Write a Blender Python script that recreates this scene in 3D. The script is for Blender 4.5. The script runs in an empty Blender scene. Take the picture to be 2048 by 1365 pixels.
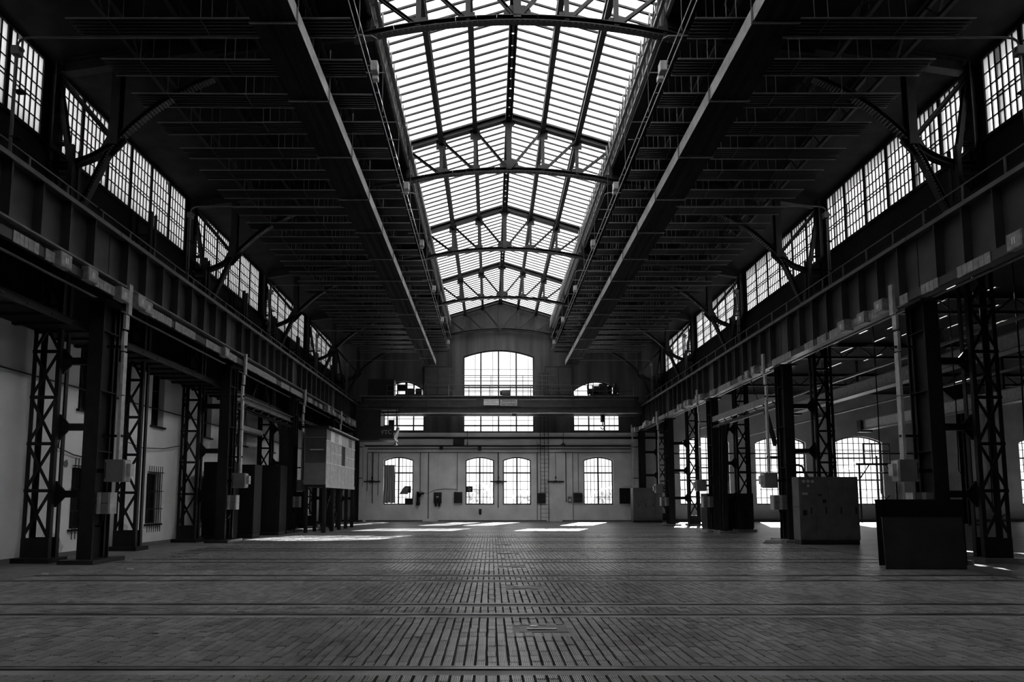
import bpy, math, random
import numpy as np
from mathutils import Vector, Matrix

random.seed(7)
SC = bpy.context.scene
COL = SC.collection
R0 = 0.69                       # hall axis (ridge)
XL, XR = -11.5, 12.65           # faces of the side walls / roof-leg line
YB = 43.7                       # back wall face
YF = -6.8                       # wall behind the camera
COLY = [14.8 + 7.2 * k for k in range(4)]   # free column lines in view

# ------------------------------------------------------------------ camera
cam_d = bpy.data.cameras.new('camera')
cam = bpy.data.objects.new('camera', cam_d)
COL.objects.link(cam)
cam.location = (0, 0, 1.5)
cam.rotation_euler = (math.radians(90) + math.atan(0.085), 0, 0)
cam_d.sensor_width = 36.0
cam_d.sensor_fit = 'HORIZONTAL'
cam_d.lens = 1200.0 / 2048.0 * 36.0
cam_d.shift_x = (1024 - 982) / 2048.0
cam_d.shift_y = (900 - 682.5) / 2048.0
cam_d.clip_end = 400
SC.camera = cam

# ------------------------------------------------------------------ world, sun, exposure
w = bpy.data.worlds.new('sky'); SC.world = w; w.use_nodes = True
nt = w.node_tree; nt.nodes.clear()
tc = nt.nodes.new('ShaderNodeTexCoord'); sx = nt.nodes.new('ShaderNodeSeparateXYZ')
rp = nt.nodes.new('ShaderNodeValToRGB'); bg = nt.nodes.new('ShaderNodeBackground'); wo = nt.nodes.new('ShaderNodeOutputWorld')
nt.links.new(tc.outputs['Generated'], sx.inputs[0]); nt.links.new(sx.outputs['Z'], rp.inputs[0])
rp.color_ramp.elements[0].position = 0.0; rp.color_ramp.elements[0].color = (0.95, 0.95, 0.95, 1)
rp.color_ramp.elements[1].position = 0.75; rp.color_ramp.elements[1].color = (0.60, 0.60, 0.60, 1)
nt.links.new(rp.outputs[0], bg.inputs[0]); bg.inputs[1].default_value = 1.0
nt.links.new(bg.outputs[0], wo.inputs[0])

sun_d = bpy.data.lights.new('sun', 'SUN'); sun_d.energy = 16.0; sun_d.angle = math.radians(0.6)
sun = bpy.data.objects.new('sun', sun_d); COL.objects.link(sun)
sun.location = (20, 70, 40)
sun.rotation_euler = Vector((-0.62, -1.7, -1.0)).to_track_quat('-Z', 'Y').to_euler()

SC.view_settings.view_transform = 'Standard'
SC.view_settings.look = 'None'
SC.view_settings.gamma = 1.0
SC.view_settings.use_curve_mapping = False
SC.view_settings.exposure = 1.0

# ------------------------------------------------------------------ materials
MAT = {}
def mat(name, col, rough=0.6, spec=0.3, var=0.25, scale=3.0, metal=0.0, bump=0.0, bscale=40.0, streak=False, island=0.0):
    m = bpy.data.materials.new(name); m.use_nodes = True
    n = m.node_tree; b = n.nodes['Principled BSDF']
    b.inputs['Roughness'].default_value = rough; b.inputs['Metallic'].default_value = metal
    b.inputs['Specular IOR Level'].default_value = spec
    g = n.nodes.new('ShaderNodeNewGeometry'); nz = n.nodes.new('ShaderNodeTexNoise')
    nz.inputs['Scale'].default_value = scale; nz.inputs['Detail'].default_value = 6
    if streak:
        mp = n.nodes.new('ShaderNodeMapping'); mp.inputs['Scale'].default_value = (1.6, 1.6, 0.18)
        n.links.new(g.outputs['Position'], mp.inputs[0]); n.links.new(mp.outputs[0], nz.inputs['Vector'])
    else:
        n.links.new(g.outputs['Position'], nz.inputs['Vector'])
    cr = n.nodes.new('ShaderNodeValToRGB')
    lo, hi = col * (1 - var), col * (1 + var)
    cr.color_ramp.elements[0].position = 0.3; cr.color_ramp.elements[0].color = (lo, lo, lo, 1)
    cr.color_ramp.elements[1].position = 0.7; cr.color_ramp.elements[1].color = (hi, hi, hi, 1)
    n.links.new(nz.outputs['Fac'], cr.inputs[0])
    out = cr.outputs[0]
    if island:
        mr = n.nodes.new('ShaderNodeMapRange'); mr.inputs[3].default_value = 1 - island; mr.inputs[4].default_value = 1 + island
        n.links.new(g.outputs['Random Per Island'], mr.inputs[0])
        mx = n.nodes.new('ShaderNodeMix'); mx.data_type = 'RGBA'; mx.blend_type = 'MULTIPLY'; mx.inputs[0].default_value = 1
        n.links.new(out, mx.inputs[6]); n.links.new(mr.outputs[0], mx.inputs[7]); out = mx.outputs[2]
    n.links.new(out, b.inputs['Base Color'])
    if bump:
        n2 = n.nodes.new('ShaderNodeTexNoise'); n2.inputs['Scale'].default_value = bscale; n2.inputs['Detail'].default_value = 4
        n.links.new(g.outputs['Position'], n2.inputs['Vector'])
        bp = n.nodes.new('ShaderNodeBump'); bp.inputs['Strength'].default_value = bump; bp.inputs['Distance'].default_value = 0.02
        n.links.new(n2.outputs['Fac'], bp.inputs['Height']); n.links.new(bp.outputs[0], b.inputs['Normal'])
    MAT[name] = m
    return m
mat('steel', 0.013, 0.6, 0.3, 0.4, 5)
mat('roof_steel', 0.016, 0.55, 0.35, 0.3, 5)
mat('girder_paint', 0.06, 0.5, 0.35, 0.25, 2)
mat('panel_sheet', 0.022, 0.5, 0.4, 0.25, 2)
mat('grey_paint', 0.17, 0.45, 0.4, 0.18, 3)
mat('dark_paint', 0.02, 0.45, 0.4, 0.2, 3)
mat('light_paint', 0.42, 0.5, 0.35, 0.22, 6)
mat('white_paint', 0.75, 0.5, 0.3, 0.08, 6)
mat('cabinet_paint', 0.11, 0.45, 0.4, 0.18, 3)
mat('scuffed_sheet', 0.035, 0.38, 0.5, 0.5, 1.6)
mat('duct_bottom', 0.012, 0.8, 0.1, 0.2, 3)
mat('black', 0.006, 0.6, 0.3, 0.2, 3)
mat('plaster', 0.72, 0.9, 0.1, 0.16, 0.9, bump=0.25, bscale=14)
mat('white_plaster', 0.86, 0.9, 0.1, 0.09, 0.9, bump=0.3, bscale=9)
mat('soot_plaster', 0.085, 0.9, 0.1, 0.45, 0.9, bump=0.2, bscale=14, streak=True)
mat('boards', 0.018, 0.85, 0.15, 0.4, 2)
mat('timber', 0.10, 0.7, 0.2, 0.35, 8, streak=True)
mat('concrete', 0.16, 0.9, 0.15, 0.3, 1.5, bump=0.3, bscale=10)
mat('joint_dirt', 0.018, 0.95, 0.05, 0.4, 6)
mat('brick_clay', 0.165, 0.34, 0.8, 0.3, 0.7, bump=0.12, bscale=60, island=0.38)
mat('rail_steel', 0.16, 0.3, 0.5, 0.3, 4, metal=0.6)
mat('concrete_white', 0.6, 0.9, 0.1, 0.2, 6, bump=0.4, bscale=20)
mat('trunk_paint', 0.26, 0.5, 0.35, 0.3, 9)
mat('foliage', 0.8, 0.8, 0.1, 0.1, 2)
_n = MAT['foliage'].node_tree; _b = _n.nodes['Principled BSDF']; _t = _n.nodes.new('ShaderNodeBsdfTranslucent'); _t.inputs[0].default_value = (.85, .85, .85, 1)
_m = _n.nodes.new('ShaderNodeMixShader'); _m.inputs[0].default_value = 0.55
_n.links.new(_b.outputs[0], _m.inputs[1]); _n.links.new(_t.outputs[0], _m.inputs[2]); _n.links.new(_m.outputs[0], _n.nodes['Material Output'].inputs[0])
mat('outdoor_ground', 0.55, 0.95, 0.05, 0.25, 0.5)
mat('curtain', 0.30, 0.95, 0.05, 0.3, 5, streak=True)

def mat_glass(name, kind):
    m = bpy.data.materials.new(name); m.use_nodes = True
    n = m.node_tree; n.nodes.clear()
    o = n.nodes.new('ShaderNodeOutputMaterial'); g = n.nodes.new('ShaderNodeNewGeometry')
    def col(nm, lo, hi, sc):
        t = n.nodes.new('ShaderNodeTexNoise'); t.inputs['Scale'].default_value = sc; t.inputs['Detail'].default_value = 5
        n.links.new(g.outputs['Position'], t.inputs['Vector'])
        c = n.nodes.new('ShaderNodeValToRGB'); c.color_ramp.elements[0].color = (lo, lo, lo, 1); c.color_ramp.elements[1].color = (hi, hi, hi, 1)
        c.color_ramp.elements[0].position = 0.3; c.color_ramp.elements[1].position = 0.7
        n.links.new(t.outputs['Fac'], c.inputs[0]); return c.outputs[0]
    if kind == 'clear':
        t = n.nodes.new('ShaderNodeBsdfTransparent'); n.links.new(col('d', 0.95, 0.985, 1.0), t.inputs[0])
        gl = n.nodes.new('ShaderNodeBsdfGlossy'); gl.inputs['Roughness'].default_value = 0.08
        mx = n.nodes.new('ShaderNodeMixShader'); mx.inputs[0].default_value = 0.05
        n.links.new(t.outputs[0], mx.inputs[1]); n.links.new(gl.outputs[0], mx.inputs[2])
        n.links.new(mx.outputs[0], o.inputs[0])
    else:
        t = n.nodes.new('ShaderNodeBsdfTranslucent'); lo, hi = {'wired': (.84, .92), 'dirty': (.3, .45), 'sooty': (.52, .60)}[kind]; n.links.new(col('d', lo, hi, 1.5), t.inputs[0])  # 'sooty' is a darker tint that holds down brightness on one clerestory side
        r = n.nodes.new('ShaderNodeBsdfTransparent'); r.inputs[0].default_value = (0.9, 0.9, 0.9, 1)
        mx = n.nodes.new('ShaderNodeMixShader'); mx.inputs[0].default_value = 0.05 if kind == 'wired' else 0.22 if kind == 'sooty' else 0.0
        n.links.new(t.outputs[0], mx.inputs[1]); n.links.new(r.outputs[0], mx.inputs[2]); n.links.new(mx.outputs[0], o.inputs[0])
    MAT[name] = m
mat_glass('glass', 'clear'); mat_glass('wired_glass', 'wired'); mat_glass('dirty_glass', 'dirty'); mat_glass('dimmed_glass', 'sooty')

def mat_paving():
    m = mat('paving', 0.17, 0.44, 0.75, 0.28, 0.7)
    n = m.node_tree; b = n.nodes['Principled BSDF']
    src = b.inputs['Base Color'].links[0].from_socket
    g = [x for x in n.nodes if x.type == 'NEW_GEOMETRY'][0]
    br = n.nodes.new('ShaderNodeTexBrick')
    br.inputs['Scale'].default_value = 1.0; br.inputs['Mortar Size'].default_value = 0.006
    br.inputs['Brick Width'].default_value = 0.206; br.inputs['Row Height'].default_value = 0.1035
    br.inputs['Color1'].default_value = (1, 1, 1, 1); br.inputs['Color2'].default_value = (0.75, 0.75, 0.75, 1); br.inputs['Mortar'].default_value = (0.2, 0.2, 0.2, 1)
    mp = n.nodes.new('ShaderNodeMapping'); mp.inputs['Rotation'].default_value = (0, 0, math.radians(90))
    n.links.new(g.outputs['Position'], mp.inputs[0]); n.links.new(mp.outputs[0], br.inputs['Vector'])
    mx = n.nodes.new('ShaderNodeMix'); mx.data_type = 'RGBA'; mx.blend_type = 'MULTIPLY'; mx.inputs[0].default_value = 1
    n.links.new(src, mx.inputs[6]); n.links.new(br.outputs['Color'], mx.inputs[7]); n.links.new(mx.outputs[2], b.inputs['Base Color'])
mat_paving()

# ------------------------------------------------------------------ helpers
def rect(wd, ht): return [(-wd/2, -ht/2), (wd/2, -ht/2), (wd/2, ht/2), (-wd/2, ht/2)]
def isec(wd, ht, t=0.03):
    a, b, c = wd/2, ht/2, t/2
    return [(-a, -b), (a, -b), (a, -b+t), (c, -b+t), (c, b-t), (a, b-t), (a, b), (-a, b), (-a, b-t), (-c, b-t), (-c, -b+t), (-a, -b+t)]
def csec(wd, ht, t=0.025):
    a, b = wd/2, ht/2
    return [(-a, -b), (a, -b), (a, -b+t), (-a+t, -b+t), (-a+t, b-t), (a, b-t), (a, b), (-a, b)]
def lsec(s, t=0.015): return [(0, 0), (s, 0), (s, t), (t, t), (t, s), (0, s)]

class B:
    """collects faces, then build() links them as one mesh object"""
    def __init__(s): s.v = []; s.f = []
    def ext(s, prof, p0, p1, up=(0, 0, 1)):
        p0 = Vector(p0); p1 = Vector(p1); d = (p1 - p0).normalized(); up = Vector(up)
        if abs(d.dot(up)) > 0.98: up = Vector((0, 1, 0)) if abs(d.y) < 0.9 else Vector((1, 0, 0))
        sd = d.cross(up).normalized(); uv = sd.cross(d).normalized()
        n = len(prof); k = len(s.v)
        for p in (p0, p1):
            for a, b in prof: s.v.append(tuple(p + sd*a + uv*b))
        for i in range(n): j = (i+1) % n; s.f.append((k+i, k+j, k+n+j, k+n+i))
        s.f.append(tuple(range(k+n-1, k-1, -1))); s.f.append(tuple(range(k+n, k+2*n)))
        return s
    def beam(s, p0, p1, wd, ht=None, up=(0, 0, 1)): return s.ext(rect(wd, ht or wd), p0, p1, up)
    def box(s, x0, x1, y0, y1, z0, z1):
        k = len(s.v)
        s.v += [(x0,y0,z0),(x1,y0,z0),(x1,y1,z0),(x0,y1,z0),(x0,y0,z1),(x1,y0,z1),(x1,y1,z1),(x0,y1,z1)]
        s.f += [(k+3,k+2,k+1,k),(k+4,k+5,k+6,k+7),(k,k+1,k+5,k+4),(k+1,k+2,k+6,k+5),(k+2,k+3,k+7,k+6),(k+3,k,k+4,k+7)]
        return s
    def tube(s, pts, r, n=8):
        pts = [Vector(p) for p in pts]; k = len(s.v); m = len(pts)
        for i, p in enumerate(pts):
            d = (pts[min(i+1, m-1)] - pts[max(i-1, 0)]).normalized()
            up = Vector((0, 0, 1)) if abs(d.z) < 0.9 else Vector((0, 1, 0))
            a = d.cross(up).normalized(); b = a.cross(d)
            for j in range(n):
                t = 2*math.pi*j/n; s.v.append(tuple(p + a*(r*math.cos(t)) + b*(r*math.sin(t))))
        for i in range(m-1):
            for j in range(n):
                q = (j+1) % n; s.f.append((k+i*n+j, k+i*n+q, k+(i+1)*n+q, k+(i+1)*n+j))
        s.f.append(tuple(k+j for j in range(n-1, -1, -1))); s.f.append(tuple(k+(m-1)*n+j for j in range(n)))
        return s
    def cyl(s, p0, p1, r, n=14): return s.tube([p0, p1], r, n)
    def lathe(s, base, prof, n=16):
        k = len(s.v); m = len(prof)
        for r, z in prof:
            for j in range(n):
                t = 2*math.pi*j/n; s.v.append((base[0]+r*math.cos(t), base[1]+r*math.sin(t), base[2]+z))
        for i in range(m-1):
            for j in range(n):
                q = (j+1) % n; s.f.append((k+i*n+j, k+i*n+q, k+(i+1)*n+q, k+(i+1)*n+j))
        s.f.append(tuple(k+j for j in range(n-1, -1, -1))); s.f.append(tuple(k+(m-1)*n+j for j in range(n)))
        return s
    def poly(s, pts, d):
        """polygon (3D points) extruded by vector d"""
        n = len(pts); k = len(s.v); d = Vector(d)
        s.v += [tuple(p) for p in pts] + [tuple(Vector(p)+d) for p in pts]
        for i in range(n): j = (i+1) % n; s.f.append((k+i, k+j, k+n+j, k+n+i))
        s.f.append(tuple(range(k+n-1, k-1, -1))); s.f.append(tuple(range(k+n, k+2*n)))
        return s
    def quad(s, *p): k = len(s.v); s.v += [tuple(q) for q in p]; s.f.append(tuple(range(k, k+len(p)))); return s
    def mesh(s, name, m, smooth=False):
        me = bpy.data.meshes.new(name); me.from_pydata(s.v, [], s.f); me.update()
        me.materials.append(MAT[m])
        if smooth: me.polygons.foreach_set('use_smooth', [True]*len(me.polygons))
        return me

def link(name, me, parent=None, loc=(0, 0, 0)):
    o = bpy.data.objects.new(name, me); COL.objects.link(o); o.location = loc; o.parent = parent
    return o
def part(parent, name, b, m, loc=(0, 0, 0), label=None, smooth=False):
    o = link(name, b.mesh(name, m, smooth), parent, loc)
    if label: o['label'] = label
    return o
def tag(o, label, cat, group=None, kind=None):
    o['label'] = label; o['category'] = cat
    if group: o['group'] = group
    if kind: o['kind'] = kind
    return o
def thing(name, label, cat, loc=(0, 0, 0), group=None, kind=None):
    o = bpy.data.objects.new(name, None); COL.objects.link(o); o.location = loc; o.empty_display_size = 0.2
    return tag(o, label, cat, group, kind)
def solo(name, b, m, label, cat, loc=(0, 0, 0), group=None, kind=None):
    return tag(link(name, b.mesh(name, m), None, loc), label, cat, group, kind)
def copy_tree(o, loc=None, label=None, group=None, parent=None):
    c = o.copy(); COL.objects.link(c); c.parent = parent
    if loc is not None: c.location = loc
    if label: c['label'] = label
    if group: c['group'] = group
    for ch in list(o.children): copy_tree(ch, parent=c)
    return c
_font = None
def text_mesh(name, s, size, m, parent, loc, rot, ext=0.004):
    cu = bpy.data.curves.new(name, 'FONT'); cu.body = s; cu.size = size; cu.align_x = 'CENTER'; cu.align_y = 'CENTER'; cu.extrude = ext
    tmp = bpy.data.objects.new(name, cu); COL.objects.link(tmp)
    me = bpy.data.meshes.new_from_object(tmp.evaluated_get(bpy.context.evaluated_depsgraph_get()))
    bpy.data.objects.remove(tmp); me.materials.clear(); me.materials.append(MAT[m])
    o = link(name, me, parent, loc); o.rotation_euler = rot
    return o
ORD = ('first second third fourth fifth sixth seventh eighth ninth tenth eleventh twelfth thirteenth fourteenth fifteenth sixteenth seventeenth '
       'eighteenth nineteenth twentieth twenty-first twenty-second twenty-third twenty-fourth twenty-fifth twenty-sixth twenty-seventh twenty-eighth '
       'twenty-ninth thirtieth thirty-first thirty-second thirty-third thirty-fourth thirty-fifth thirty-sixth').split()
SIDE = {-1: 'plaster-wall side', 1: 'open-aisle side'}

# wall with openings in a (u, z) plane. holes: (u0, u1, z0, zspring, zapex)
def wall_mesh(u0, u1, z0, top, holes, P, th, seg=10, us=()):
    """P(u, d, z) -> point, d = depth into the wall; top(u) gives the upper edge"""
    b = B(); holes = sorted(holes)
    def q(ua, ub, za, zb, za2=None, zb2=None):
        for d in (0, th):
            b.quad(P(ua, d, za), P(ub, d, za if za2 is None else za2), P(ub, d, zb if zb2 is None else zb2), P(ua, d, zb))
    def solid(a, c):
        cuts = [a] + [x for x in us if a < x < c] + [c]
        for m, n in zip(cuts, cuts[1:]): q(m, n, z0, top(m), z0, top(n))
    cur = u0
    for (a, c, zs, zp, za) in holes:
        solid(cur, a)
        if zs > z0: q(a, c, z0, zs)
        pts = []
        for i in range(seg+1):
            t = i/seg; uu = a+(c-a)*t; pts.append((uu, zp+(za-zp)*(1-(2*t-1)**2)))
        for (m, zm), (n, zn) in zip(pts, pts[1:]):
            for d in (0, th): b.quad(P(m, d, zm), P(n, d, zn), P(n, d, top(n)), P(m, d, top(m)))
            b.quad(P(m, 0, zm), P(n, 0, zn), P(n, th, zn), P(m, th, zm))
        b.quad(P(a, 0, zs), P(a, th, zs), P(a, th, zp), P(a, 0, zp)); b.quad(P(c, 0, zs), P(c, th, zs), P(c, th, zp), P(c, 0, zp))
        b.quad(P(a, 0, zs), P(c, 0, zs), P(c, th, zs), P(a, th, zs))
        cur = c
    solid(cur, u1)
    b.quad(P(u0, 0, z0), P(u1, 0, z0), P(u1, th, z0), P(u0, th, z0))
    return b

# ================================================================== SETTING
# ------------------------------------------------------------------ ground, floor, bricks
solo('ground', B().box(-150, 160, -90, 200, -0.6, -0.32), 'outdoor_ground', 'pale open ground outside the hall', 'ground', kind='structure')
floor = solo('floor', B().box(XL-0.6, 46.5, YF-0.5, YB+0.5, -0.31, -0.016), 'joint_dirt', 'brick-paved workshop floor with rails set across it', 'floor', kind='structure')
BX0, BX1, BY0, BY1 = -9.15, 10.25, 4.6, 27.0
part(floor, 'paving', B().box(BX0, BX1, BY1, YB, -0.1, 0), 'paving')
part(floor, 'paving', B().box(BX0, BX1, YF, BY0, -0.1, 0), 'paving')
part(floor, 'paving', B().box(BX1, 46.4, YF, YB, -0.1, 0), 'paving')
part(floor, 'concrete_strip', B().box(XL, BX0, YF, YB, -0.1, 0), 'concrete')

TRACKS = [5.18 + 3.36*j for j in range(12)]
rails = sorted([c-0.39 for c in TRACKS] + [c+0.39 for c in TRACKS])
rng = np.random.default_rng(11)
PX, WB, LB = 0.1035, 0.0860, 0.206
HATCH = [(0.62, 7.2), (0.55, 10.56), (0.50, 13.92), (0.45, 17.28), (0.40, 20.64)]
bricks = []
edges = [BY0] + [r for r in rails if BY0 < r < BY1-0.3] + [BY1]
for i, (a, c) in enumerate(zip(edges, edges[1:])):
    y0 = a + (0.035 if i else 0); y1 = c - (0.235 if c < BY1 else 0)
    if y1-y0 < 0.1: continue
    for k in range(int((BX1-BX0)/PX)):
        x = BX0 + PX*(k+0.5); y = y0; first = True
        while y < y1-0.04:
            L = LB*(random.uniform(0.45, 1.0) if first else 1.0); first = False
            e = min(y+L, y1)
            if e-y > 0.04 and not any(abs(x-hx) < 0.31 and y < hy+0.17 and e > hy-0.17 for hx, hy in HATCH): bricks.append((x, y+0.004, e-0.004))
            y = e
bricks = np.array(bricks)
# brick template: five ribs across the width, unit length along y
def brick_profile(ribs):
    if not ribs: return [(-WB/2, -0.02), (-WB/2, -0.002), (-WB/2+0.004, 0), (WB/2-0.004, 0), (WB/2, -0.002), (WB/2, -0.02)]
    p = [(-WB/2, -0.02)]; s = WB/5
    for i in range(5):
        x = -WB/2+i*s; p += [(x+0.12*s, -0.008), (x+0.27*s, 0.0), (x+0.68*s, 0.0), (x+0.83*s, -0.008)]
    return p + [(WB/2, -0.02)]
def brick_field(bs, ribs, name):
    pr = np.array(brick_profile(ribs)); n = len(pr); N = len(bs)
    V = np.zeros((N, 2*n, 3)); dz = rng.normal(0, 0.0022, N); dx = rng.normal(0, 0.0022, N); tl = rng.normal(0, 0.012, N)
    for e, yy in ((0, bs[:, 1]), (1, bs[:, 2])):
        V[:, e*n:(e+1)*n, 0] = pr[None, :, 0] + (bs[:, 0]+dx)[:, None]
        V[:, e*n:(e+1)*n, 1] = yy[:, None]
        V[:, e*n:(e+1)*n, 2] = pr[None, :, 1] + dz[:, None] + pr[None, :, 0]*tl[:, None] + (0.5-e)*0.2*rng.normal(0, 0.008, N)[:, None]
    F = [(j, j+1, n+j+1, n+j) for j in range(n-1)]
    faces = []
    for i in range(N):
        o = i*2*n
        faces += [(o+a, o+n+a, o+n+a+1, o+a+1) for a in range(n-1)]
        faces.append(tuple(range(o, o+n)))
        faces.append(tuple(range(o+2*n-1, o+n-1, -1)))
    me = bpy.data.meshes.new(name); me.from_pydata(V.reshape(-1, 3).tolist(), [], faces); me.update(); me.materials.append(MAT['brick_clay'])
    return me
ym = bricks[:, 1]; xs = bricks[:, 0]
vis = (ym > 4.93) & (xs > -0.815*ym) & (xs < 0.885*ym)
order = np.argsort(np.where(vis, ym, 1e9))
near300 = order[:300]; rest = np.ones(len(bricks), bool); rest[near300] = False
lens = {}
for i in near300:
    x, a, c = bricks[i]; L = round(float(c-a), 2)
    if L not in lens:
        pr = brick_profile(True); b = B(); b.ext(pr, (0, L/2, 0), (0, -L/2, 0)); lens[L] = b.mesh('brick', 'brick_clay')
    o = link('brick', lens[L], floor, (float(x)+random.gauss(0, .002), float(a+c)/2, random.gauss(0, .002)))
    o.rotation_euler = (random.gauss(0, .006), random.gauss(0, .012), random.gauss(0, .008))
fld = (bricks[:, 1] < 13.0)
o = link('brick_field', brick_field(bricks[rest & fld], True, 'brick_field'), floor); o['kind'] = 'stuff'
o = link('brick_field', brick_field(bricks[rest & ~fld], False, 'brick_field'), floor); o['kind'] = 'stuff'

for j, c in enumerate(TRACKS):
    for s, nm in ((-0.39, 'its outer rail'), (0.39, 'its rail on the back-wall side')):
        r = c+s
        t = thing('floor_rail', f'steel floor rail, {ORD[11-j]} track from the back wall, {nm}', 'rail', (0, r, 0), 'rails set across the brick floor')
        zt = 0.004
        part(t, 'rail_head', B().box(-9.2, 12.0, -0.07, -0.015, -0.08, zt), 'rail_steel')
        part(t, 'guard_rail', B().box(-9.2, 12.0, 0.0, 0.03, -0.08, zt), 'rail_steel')
        part(t, 'bed_strip', B().box(-9.2, 12.0, -0.23, -0.085, -0.08, -0.008), 'concrete')
for j, (hx, hy) in enumerate(HATCH):
    t = thing('floor_hatch', f'small rectangular steel cover plate let into the bricks, {ORD[4-j]} from the back wall', 'hatch', (hx, hy, 0), 'cover plates in the brick floor')
    part(t, 'plate', B().box(-0.29, 0.29, -0.16, 0.16, -0.015, -0.003), 'dark_paint')
    part(t, 'surround', B().box(-0.37, 0.37, -0.36, 0.36, -0.015, -0.009), 'concrete')
    part(t, 'lifting_bar', B().beam((-0.2, -0.03, 0.004), (0.15, -0.03, 0.004), 0.05, 0.012), 'light_paint')
    solo('stone', B().poly([(-0.045, -0.03, 0), (0.04, -0.035, 0), (0.05, 0.02, 0), (-0.03, 0.035, 0)], (0.004, 0.003, 0.028)), 'concrete_white',
         f'pale stone chip lying on the cover plate, {ORD[4-j]} from the back wall', 'stone', (hx-0.12, hy+0.05, -0.002), 'stone chips on the cover plates')

# ------------------------------------------------------------------ walls
GW = [(-7.82, -5.66), (-1.86, 0.22), (0.87, 2.92), (6.75, 8.90)]
AW = [(13.75, 17.4), (19.3, 23.0), (25.0, 28.6), (38.6, 42.2)]
UW = [(-7.9, -4.9, 6.58, 9.62, 10.29), (-2.05, 3.19, 6.5, 12.15, 12.66), (6.05, 9.47, 6.58, 9.62, 10.29)]
BW = lambda u, d, z: (u, YB+d, z)
wb = wall_mesh(XL-0.5, XR, 0, lambda u: 6.46, [(a, c, 1.21, 4.45, 4.68) for a, c in GW], BW, 0.5)
wall_back = solo('wall_back', wb, 'plaster', 'pale stained plaster back wall with four arched windows', 'wall', kind='structure')
SLOPE = 0.157
def roof_top(u):
    d = abs(u-R0)
    return 16.52-0.31*d if d < 3.85 else 14.25-(d-3.85)*SLOPE
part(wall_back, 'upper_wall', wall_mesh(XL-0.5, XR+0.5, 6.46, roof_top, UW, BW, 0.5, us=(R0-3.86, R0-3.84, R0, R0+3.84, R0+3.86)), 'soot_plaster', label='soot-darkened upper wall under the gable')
part(wall_back, 'aisle_wall', wall_mesh(XR, 46, 0, lambda u: 9.5, [(a, c, 1.21, 5.75, 6.2) for a, c in AW], BW, 0.5), 'plaster')
part(wall_back, 'ledge', B().box(XL, XR, YB-0.16, YB, 6.0, 6.14), 'steel')
for x in (18.3, 24.0, 30.2, 33.5, 36.6):
    part(wall_back, 'pilaster', B().box(x-0.35, x+0.35, YB-0.3, YB, 0, 7.6), 'plaster')
for x in (-4.4, -9.6, 4.6):
    part(wall_back, 'pilaster', B().box(x-0.55, x+0.55, YB-0.06, YB, 0, 6.0), 'plaster')
part(wall_back, 'skirting', B().box(XL, 46, YB-0.05, YB, 0, 0.1), 'concrete')
part(wall_back, 'aisle_kerb', B().box(13.2, 45, YB-0.9, YB-0.05, 0, 0.16), 'concrete')

LW = [16.9+3.6*j for j in range(-3, 8)]
PL = lambda u, d, z: (XL-d, u, z)
wl = wall_mesh(YF, YB+0.5, 0, lambda u: 3.2, [(y-0.44, y+0.42, 0.72, 2.40, 2.46) for y in LW], PL, 0.5, 4)
w2 = wall_mesh(YF, YB+0.5, 3.2, lambda u: 6.3, [(y-0.36, y+0.40, 4.05, 5.9, 6.0) for y in LW], PL, 0.5, 4)
k = len(wl.v); wl.v += w2.v; wl.f += [tuple(i+k for i in f) for f in w2.f]
wall_left = solo('wall_left', wl, 'white_plaster', 'pale peeling plaster side wall behind the lattice columns', 'wall', kind='structure')
part(wall_left, 'upper_wall', B().box(XL-.5, XL, YF, YB+.5, 6.3, 10.75), 'boards', label='upper wall band under the clerestory, coloured dark for shade')  # dark board colour put in for the shade behind the girder
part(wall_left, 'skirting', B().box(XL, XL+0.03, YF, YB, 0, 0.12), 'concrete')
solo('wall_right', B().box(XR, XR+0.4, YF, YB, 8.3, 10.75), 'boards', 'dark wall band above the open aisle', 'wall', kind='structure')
solo('wall_front', B().box(XL-0.5, 46.5, YF-0.5, YF, 0, 17), 'soot_plaster', 'dark end wall opposite the arched windows', 'wall', kind='structure')
solo('wall_aisle', B().box(46, 46.5, YF, YB+0.5, 0, 9.5), 'plaster', 'plain outer wall of the open aisle', 'wall', kind='structure')

def blob(y, z, r, n, seed):
    rg = random.Random(seed)
    return [(XL, y+r*rg.uniform(.55, 1)*math.cos(2*math.pi*i/n), max(.02, z+r*1.2*rg.uniform(.5, 1)*math.sin(2*math.pi*i/n))) for i in range(n)]
for i, (y, z, r) in enumerate(((15.75, .35, .42), (16.05, .18, .3), (18.95, .5, .3), (19.1, .2, .25), (16.2, 2.5, .12), (15.9, 1.7, .08))):
    part(wall_left, 'peeled_patch', B().poly(blob(y, z, r, 16, i), (.006, 0, 0)), 'concrete_white' if i < 4 else 'concrete')
# ------------------------------------------------------------------ roofs
def slope_pts(s, y):
    a = R0+s*3.9; b = R0+s*12.3
    return [(a, y, 14.25), (b, y, 14.25-8.4*SLOPE), (b, y, 14.43-8.4*SLOPE), (a, y, 14.43)]
ceil = thing('ceiling', 'dark boarded roof sloping down from the glazed ridge', 'ceiling', kind='structure')
for s in (-1, 1):
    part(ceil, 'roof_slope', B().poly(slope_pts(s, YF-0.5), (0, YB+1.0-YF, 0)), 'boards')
    part(ceil, 'monitor_board', B().box(*sorted((R0+s*3.92, R0+s*3.98)), YF-0.5, YB+0.5, 14.2, 15.28), 'boards')
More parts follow.
